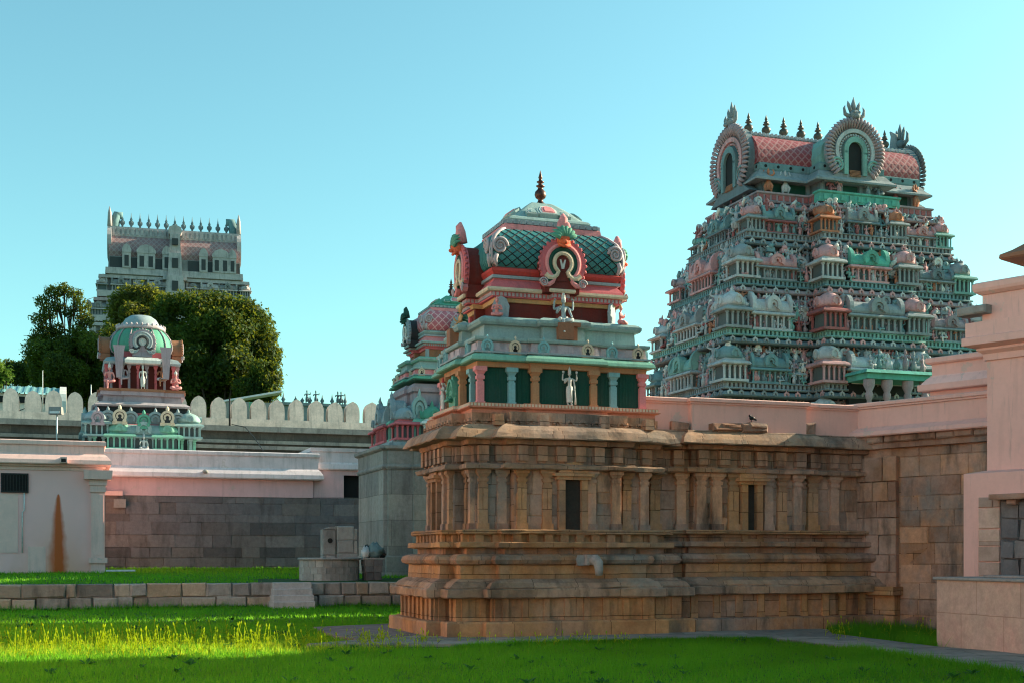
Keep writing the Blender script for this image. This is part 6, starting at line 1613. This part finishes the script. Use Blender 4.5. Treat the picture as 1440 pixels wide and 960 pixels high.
def blades(n, ymin, ymax, hmin, hmax, w, xk=.46, xpad=3.0, keep=None, zfun=None, pos=None):
    if pos is None:
        y = np.sqrt(rs.uniform(ymin**2, ymax**2, n)); x = rs.uniform(-1,1,n)*(xk*y+xpad)
    else: x, y = pos; n = len(x)
    k = np.ones(n,bool)
    for p in BLOCK: k &= ~inpoly(x,y,p)
    nn_ = (x-TA.x)*(-math.sin(TH))+(y-TA.y)*math.cos(TH)
    if zfun is None: k &= nn_ < -.06
    if keep is not None: k &= keep(x,y)
    x, y = x[k], y[k]; n = len(x)
    z = (0.03*np.sin(x*.5)*np.sin(y*.37)-.02) if zfun is None else zfun(x,y)
    patch = .5+.5*np.sin(x*1.3+np.sin(y*.9)*1.7)*np.sin(y*1.1+np.cos(x*.6)*1.5); cl_ = .5+.5*np.sin(x*6.1+2*np.sin(y*3.7))*np.sin(y*5.3+x*1.1)
    h = (hmin+(hmax-hmin)*rs.uniform(0,1,n)**1.6)*(.55+.35*patch+.45*cl_*rs.uniform(.5,1,n))
    a = rs.uniform(0,2*PI,n); lean = h*rs.uniform(.1,.75,n); la = rs.uniform(0,2*PI,n); ww = w*rs.uniform(.6,1.3,n)
    bx, by = np.cos(a)*ww/2, np.sin(a)*ww/2
    tx, ty = np.cos(la)*lean, np.sin(la)*lean
    v = np.stack([np.stack([x-bx,y-by,z-.01],1), np.stack([x+bx,y+by,z-.01],1), np.stack([x+tx,y+ty,z+h],1)],1).reshape(-1,3)
    return v, np.clip(.55*patch+.45*rs.uniform(0,1,n),0,1)
parts_ = [blades(190000, 15, 22, .04, .13, .012), blades(150000, 22, 30, .05, .13, .018, .44), blades(110000, 30, 45, .05, .14, .03, .42)]
strip = lambda x,y: inpoly(x,y,[(-14,17.9),(-4.9,20.6),(-1.2,22.4),(-1.5,23.7),(-6,23.4),(-14,21.2)])
parts_ += [blades(30000, 17.5, 24, .08, .22, .011, keep=strip)]
wv, wt = blades(60000, 17.5, 24, .07, .21, .010, keep=strip); tag(fast('sun_tinted_seed_grass', wv, 3, wt, M['stalk']), kind='stuff')  # lighter seeding blades, painting brighter sun along the lit strip
# taller fringe along walls, plinth and path edges
def fringe(a, b, n, wid, hmin, hmax, w=.014):
    a, b = np.array(a[:2]), np.array(b[:2]); t = rs.uniform(0,1,n)[:,None]; p = a+(b-a)*t+rs.normal(size=(n,2))*wid
    return blades(0,0,0,hmin,hmax,w,pos=(p[:,0],p[:,1]))
tw = lambda u: (TA+U*u+V*(-.12))
parts_ += [fringe(tw(-8), tw(30), 9000, .06, .08, .26, .02), fringe(gnd(1165,886), gnd(1318,911), 5000, .25, .10, .32), fringe(gnd(1180,878), gnd(1318,900), 7000, .35, .10, .34),
           fringe(gnd(640,909), gnd(900,902), 5000, .05, .05, .14), fringe(gnd(900,902), gnd(1080,899), 3500, .06, .05, .14), fringe(gnd(1200,913), gnd(1440,949), 6000, .12, .06, .2), fringe(gnd(1330,926), gnd(1437,940), 1500, .05, .06, .2)]
v = np.concatenate([p[0] for p in parts_]); t_ = np.concatenate([p[1] for p in parts_])
tag(fast('lawn_grass', v, 3, t_, M['grass']), kind='stuff')
def tz_(x, y): return TZ+.010*np.maximum(0, (x-TA.x)*(-math.sin(TH))+(y-TA.y)*math.cos(TH))-.01
def keep_t(x, y):
    n_ = (x-TA.x)*(-math.sin(TH))+(y-TA.y)*math.cos(TH); u_ = (x-TA.x)*math.cos(TH)+(y-TA.y)*math.sin(TH)
    return (n_ > .35) & (n_ < 24) & (u_ > -6) & (u_ < 22) & ~((u_ > 7.6) & (n_ < 4.5))
v, t_ = blades(90000, 36, 64, .06, .16, .035, .42, 2, keep_t, tz_)
tag(fast('terrace_grass', v, 3, t_, M['grass']), kind='stuff')
dry = lambda x,y: (np.sin(x*.9+1.3*np.sin(y*.7))*np.sin(y*1.2+x*.4) > .25) | (rs.uniform(0,1,len(x)) < .2)
dv, dt_ = blades(26000, 15, 40, .03, .10, .012, keep=dry); tag(fast('dry_grass', dv, 3, dt_, M['straw']), kind='stuff')
wr = random.Random(21); wv_ = []; wt_ = []
for _ in range(420):
    yy = math.sqrt(wr.uniform(15.5**2, 34**2)); xx = wr.uniform(-1,1)*(.44*yy+1)
    if wr.random() < .35:
        q = TA+U*wr.uniform(-8,28)+V*(-wr.uniform(.05,.5)); xx, yy = q.x, q.y
    a_ = np.array([xx]); b__ = np.array([yy])
    if any(inpoly(a_,b__,p)[0] for p in BLOCK): continue
    if (xx-TA.x)*(-math.sin(TH))+(yy-TA.y)*math.cos(TH) > -.04: continue
    sz = wr.uniform(.06,.16)
    for k in range(wr.randrange(6,12)):
        a = wr.uniform(0,2*PI); t_d = Vector((math.cos(a),math.sin(a),wr.uniform(.35,1.1))).normalized(); s_d = Vector((-math.sin(a),math.cos(a),0))
        b0 = Vector((xx,yy,.0)); m0 = b0+t_d*sz*.6; e0 = b0+t_d*sz*1.1-Vector((0,0,sz*.15))
        wv_ += [tuple(b0),tuple(m0+s_d*sz*.22),tuple(e0),tuple(m0-s_d*sz*.22)]; wt_.append(wr.random())
tag(fast('weeds', np.array(wv_), 4, np.array(wt_), M['weed']), kind='stuff')
# seeding stalks in the sunlit strip
m = MB()
rr = random.Random(9)
def stalk(p, h):
    dx, dy = rr.uniform(-.12,.12)*h*2, rr.uniform(-.1,.1)*h
    q = [Vector((p.x,p.y,-.02)), Vector((p.x+dx*.3,p.y+dy*.3,h*.55)), Vector((p.x+dx,p.y+dy,h))]
    m.tone = rr.random(); m.tube(q, [.006,.005,.003], 4)
    k = rr.random()
    if k < .75:
        e = q[2]; m.tube([e-(q[2]-q[1])*.1, e+Vector((0,0,.015)), e+Vector((dx*.1,0,.05))],[.004,.014,.003],5)
    for _ in range(2):
        b = q[0].lerp(q[1], rr.uniform(.3,.9)); a = rr.uniform(0,6.28); m.tube([b, b+Vector((math.cos(a)*.06,math.sin(a)*.06,.07)), b+Vector((math.cos(a)*.13,math.sin(a)*.13,.06))],[.005,.005,.001],3)
for _ in range(420):
    px = rr.uniform(-60,600)**1 if rr.random()<.75 else rr.uniform(-60,250)
    py = rr.gauss(914-.018*px,6); stalk(gnd(px,max(890,py)), rr.uniform(.12,.36)*(1.15 if px<420 else .7))
for _ in range(50): stalk(gnd(rr.uniform(520,900),rr.uniform(900,908)), rr.uniform(.08,.2))
for _ in range(30): stalk(gnd(rr.uniform(1160,1310),rr.uniform(886,905)), rr.uniform(.15,.35))
tag(m.build('wild_grass', M['stalk']), kind='stuff')

# ------------------------------------------------------------------ small things on the terrace
def terr(px, py):
    d = 42.0
    for _ in range(6):
        X = (px-720)/F*d; z = TZ+.01*max(0,(X-TA.x)*(-math.sin(TH))+(d-TA.y)*math.cos(TH)); d = (EYE-z)*F/(py-HOR)
    return Vector(((px-720)/F*d, d, z))
wc = at(463,780,43.2); wc.z = .78
well = thing('stone_trough', 'round trough of pale stone blocks with a flat rim on the terrace', 'trough', wc, TH)
m = MB(); nb = 22
for row, (z0,z1,off) in enumerate(((-.1,.20,0),(.20,.42,.5),(.42,.66,.2))):
    for k in range(nb):
        a0 = 2*PI*(k+off)/nb+.006; a1 = 2*PI*(k+1+off)/nb-.006; m.tone = random.random(); ro = 1.0+rnd(0,.012)
        m.prism([(ro*math.cos(a0),ro*math.sin(a0)),(ro*math.cos(a1),ro*math.sin(a1)),(.8*math.cos(a1),.8*math.sin(a1)),(.8*math.cos(a0),.8*math.sin(a0))], z0+.006, z1-.006)
m.tone = .5; m.lathe([(.985,-.1),(.985,.655)],32); m.build('trough_wall', M['pale_stone'], well)
m = MB(); m.lathe([(1.0,.662),(1.06,.668),(1.06,.72),(1.02,.74),(.86,.74),(.82,.70),(.80,.67)],36); m.build('trough_rim', M['pale_stone'], well)
ob = thing('broken_slab', 'upright broken slab of joined pale stone blocks standing over the round trough', 'stone slab', Vector((wc.x,wc.y,1.25))+U*.45+V*(-.2), TH)
m = MB(); X = .0233
def blk_(x0,x1,z0,z1,y=-.12,d=.4):
    m.tone = random.random(); m.block(x0+.008,x1-.008,y,y+d,z0+.006,z1-.006,.025,.015)
blk_(-.72,-.58,-.35,.35,-.0); blk_(-.58,-.25,-.35,.35,-.0); blk_(-.72,-.25,.35,1.22,0)
blk_(-.24,.34,.86,1.34); blk_(.34,.46,.86,1.24); blk_(-.24,.33,.42,.86); blk_(.33,.46,.42,.86)
m.tone = .6; m.slab([(-.24,.41),(.46,.41),(.44,.15),(.32,.02),(.1,-.04),(-.1,.0),(-.22,.12)],-.13,.28); blk_(-.24,-.02,.2,.41,-.135,.05)
m.slab([(-.7,1.22),(-.25,1.22),(-.24,1.32),(-.45,1.30)],-.02,.35)
m.build('slab_blocks', M['pale_stone'], ob)
m = MB(); m.disc(-.46,.84,.085,-.02,.02); m.build('round_hole', M['void'], ob)
m = MB(); m.tube([(-.3,-.17,.12),(-.15,-.22,-.02),(.05,-.26,-.16),(.2,-.24,-.22),(.36,-.2,-.12),(.46,-.16,.02)],.022,6); m.tube([(-.26,-.18,.1),(-.05,-.2,-.06),(.2,-.2,-.06),(.4,-.18,.04)],.018,6)
tag(m.build('black_cable', M['iron'], loc=Vector((wc.x,wc.y,1.25))+U*.45+V*(-.2), rz=TH), 'black cable looped below the broken stone slab', 'cable')
bc = at(523,780,43.3); bc.z = .80
bn = thing('waste_bin', 'square grey stone waste bin with dark bags on top beside the round trough', 'bin', bc, TH)
m = MB(); 
for row,(z0,z1,w0,w1) in enumerate(((-.05,.22,.27,.29),(.22,.44,.29,.31),(.44,.66,.31,.33))):
    for s_ in (-1,1):
        m.tone = random.random(); m.block(min(0,s_*w0)+.006,max(0,s_*w0)-.006,-.31-.01*row,.31,z0+.005,z1-.005,.012,.006)
m.build('bin_wall', M['grey_block'], bn)
m = MB(); m.block(-.36,.36,-.36,.34,.662,.71,.01,.004); m.build('bin_rim', M['pale_stone'], bn)
def bag(name, label, mat, loc, r, seed):
    g_ = random.Random(seed); m = MB(); m.ball((0,0,r[2]*.8), r, 16, 11)
    m.v = [(x*(1+g_.uniform(-.22,.2)),y*(1+g_.uniform(-.22,.2)),max(0,z*(1+g_.uniform(-.25,.25)))) for x,y,z in m.v]
    tag(m.build(name, M[mat], loc=loc, rz=TH), label, 'bag')
tp = Vector((bc.x,bc.y,bc.z+.712))
bag('plastic_bag','grey green plastic bag heaped on the stone bin','plastic_teal', tp+U*.10, (.27,.24,.26), 1)
bag('plastic_bag','small black plastic bag at the right end of the stone bin','plastic_dark', tp+U*.36+V*.05, (.14,.15,.14), 2)
bag('plastic_bag','white and black crumpled bag at the left end of the stone bin','white_metal', tp-U*.24+V*(-.06), (.15,.16,.20), 3)
bag('plastic_bag','black crumpled bag pressed between the white bag and the grey bag','plastic_dark', tp-U*.12+V*.16, (.15,.12,.22), 4)
# bird on the hall cornice
bp = O_SHRINE+U*4.38+V*(-1.70)+Vector((0,0,4.44))
bd = thing('bird', 'small black bird perched on the loose stones of the hall cornice', 'bird', bp, TH)
m = MB(); m.ball((0,0,.10),(.085,.055,.06),12,8); m.ball((-.065,0,.165),(.042,.038,.04),10,7); m.tube([(-.045,0,.14),(-.02,0,.11)],[.045,.06],8)
m.tube([(-.10,0,.165),(-.14,0,.155)],[.014,.002],6); m.slab([(.05,.12),(.05,.07),(.19,.03),(.20,.055)],-.03,.03)
for s_ in (-1,1): m.tube([(0,s_*.02,.05),(0,s_*.02,0)],.006,5); m.tube([(-.03,s_*.02,.004),(.015,s_*.02,.004)],.005,4); m.ball((.03,s_*.045,.10),(.085,.02,.045),8,6)
m.build('body', M['crow'], bd); bd.scale = (.6,.6,.75)

# ------------------------------------------------------------------ roofs and clutter behind the battlements
sd_ = thing('shed', 'low shed with teal corrugated roof and white curved end behind the battlements', 'shed', at(92,780,84)*1.0, TH); sd_.location.z = -.05
m = MB(); m.box(-14,-.35,0,3,8,12.15); m.build('wall', M['limewash'], sd_)
m = MB(); xs = np.arange(-14,-.3,.11); pts = []
for k, x in enumerate(xs):
    dz = .05 if k%4 in (0,1) else 0
    pts += [(x,-.35,12.15+dz),(x,3.4,13.0+dz)]
m.add(pts, [(2*i,2*i+2,2*i+3,2*i+1) for i in range(len(xs)-1)]); m.build('corrugated_roof', M['tin'], sd_)
m = MB(); m.slab([(0,8),(.9,8),(.9,12.0)],0,.1); m.v = []; m.f = []; m.m = []; m.sm = []; m.t = []
m.M = RZ(0); pts = [(-.5,8),(3.3,8),(3.3,13.1),(2.4,12.95),(.4,12.5),(-.3,12.2),(-.5,11.7)]
m.add([(-.36,y,z) for y,z in pts]+[(.05,y,z) for y,z in pts], [tuple(range(7)),tuple(range(13,6,-1))]+[(i,7+i,7+(i+1)%7,(i+1)%7) for i in range(7)]); m.build('end_wall', M['white_paint'], sd_)
m = MB(); m.box(-14,-.4,-.12,.02,11.55,11.95); m.build('dark_gap', M['void'], sd_)
def pole(name, label, cat, px, y0, y1, d, r, mat):
    a, b = at(px,y0,d), at(px,y1,d); m = MB(); m.tube([(0,0,0),(0,0,b.z-a.z)],[r,r*.8],8); m.tube([(0,0,b.z-a.z),(0,0,b.z-a.z+.03)],[r*1.4,r*1.2],8)
    return tag(m.build(name, M[mat], loc=a), label, cat)
pole('pole', 'thin grey pole standing beside the tin shed roof', 'pole', 60, 575, 521, 83, .03, 'white_metal')
pole('pole', 'dark pole standing in front of the battlements right of the small shrine', 'pole', 323, 598, 560, 75.4, .06, 'iron')
pole('pole', 'short pale pole behind the battlements next to the small shrine dome', 'pole', 128, 575, 541, 80, .035, 'white_metal')
lp_ = thing('lamp_post', 'slim white lamp post with flat floodlight on the pink building roof', 'lamp post', at(80,622,68), 0)
m = MB(); m.tube([(0,0,-.3),(0,0,1.55)],[.05,.045],8); m.build('post', M['white_metal'], lp_)
m = MB(); m.box(-.38,.30,-.22,.2,1.5,1.90,.02,.06); m.mi = 1; m.box(-.3,.22,-.235,-.2,1.55,1.66); m.build('floodlight', [M['grey_cement'],M['white_metal']], lp_)
def cable(label, pts, d, r=.025):
    P = [at(x,y,dd) for (x,y),dd in zip(pts, d)]; o = P[0].copy(); m = MB(); q = []
    for i in range(len(P)-1):
        for k in range(6): q.append(P[i].lerp(P[i+1],k/6)-o)
    q.append(P[-1]-o); m.tube(q, r, 5); tag(m.build('power_cable', M['iron'], loc=o), label, 'cable')
cable('black cable sagging along the battlement face at the far left', [(-10,586),(20,580),(50,567)], [75,75,75.6])
cable('black cable dropping from the battlement foot to the white cornice', [(326,596),(345,600),(358,615),(372,636)], [75.2,74,70,66])
tp_ = thing('canopy', 'white sloping sheet canopy behind the battlements right of the trees', 'canopy', at(362,780,84), TH); tp_.location.z = 0
m = MB(); pts = [(-2.2,0,11.7),(1.6,0,12.5),(1.75,2.5,12.6),(-2.1,2.5,11.8)]; m.add(pts+[(x,y,z-.12) for x,y,z in pts], [(0,1,2,3),(7,6,5,4),(0,4,5,1),(1,5,6,2),(2,6,7,3),(3,7,4,0)]); m.build('sheet', M['white_metal'], tp_)
m = MB(); m.box(-2.0,1.4,.1,.3,8.5,11.65); m.build('side_wall', M['grey_cement'], tp_)
m = MB(); m.slab([(0,0),(.42,0),(.42,.5),(0,.5)],0,.05); tag(m.build('green_board', M['green'], loc=at(350,576,78), rz=TH), 'small green board between two merlons', 'board')
dr = thing('temple_roof', 'distant temple roofline with tiny finials and figures above the battlements', 'roof', at(440,780,115), TH); dr.location.z = 0
m = MB(); m.box(-3,3.5,0,4,5,15.0); m.box(-3.2,3.7,-.2,4.2,15.0,15.25); m.build('wall', M['g_grey'], dr)
for x, h in ((-2.6,.9),(-1.5,.6),(-.9,.5),(-.2,.7),(.9,.8),(1.8,.9),(3.0,1.0)):
    m = MB(); m.lathe([(.16,15.25),(.10,15.35),(.20,15.45+.1*h),(.08,15.5+.3*h),(.05,15.4+.6*h),(.01,15.3+h)],8,(x,.3,0)); m.build('finial', M['g_slate'], dr)
for x in (-.5,.3,2.3,2.6): put(fig_mesh(1,'g_slate'), 'figure', dr, (x,.2,15.25), 0, 1.1)
# crest of ruins: loose rubble foot by the pink building
for px, py, lab in ((168,801,'flat pale board lying in the grass at the foot of the stone wall'),):
    p = terr(px,py+2); m = MB(); m.block(-.5,.6,-.12,.12,0,.07,.01,.01); tag(m.build('board', M['white_metal'], loc=p, rz=TH), lab, 'board')

GROUPS = {'tree':'trees behind the battlements','statue':'painted statues on the shrines','plastic_bag':'bags on the stone bin','power_cable':'black power cables','pole':'poles by the battlements',
          'temple_shrine':'painted shrines of the temple','gopuram_tower':'gateway towers of the temple','shade_block':'unseen blocks added for shade','bounce_wall':'unseen walls added for bounce light'}
for o in list(bpy.data.objects):
    k = o.name.split('.')[0]
    if o.parent is None and k in GROUPS and not o.get('kind'): o['group'] = GROUPS[k]
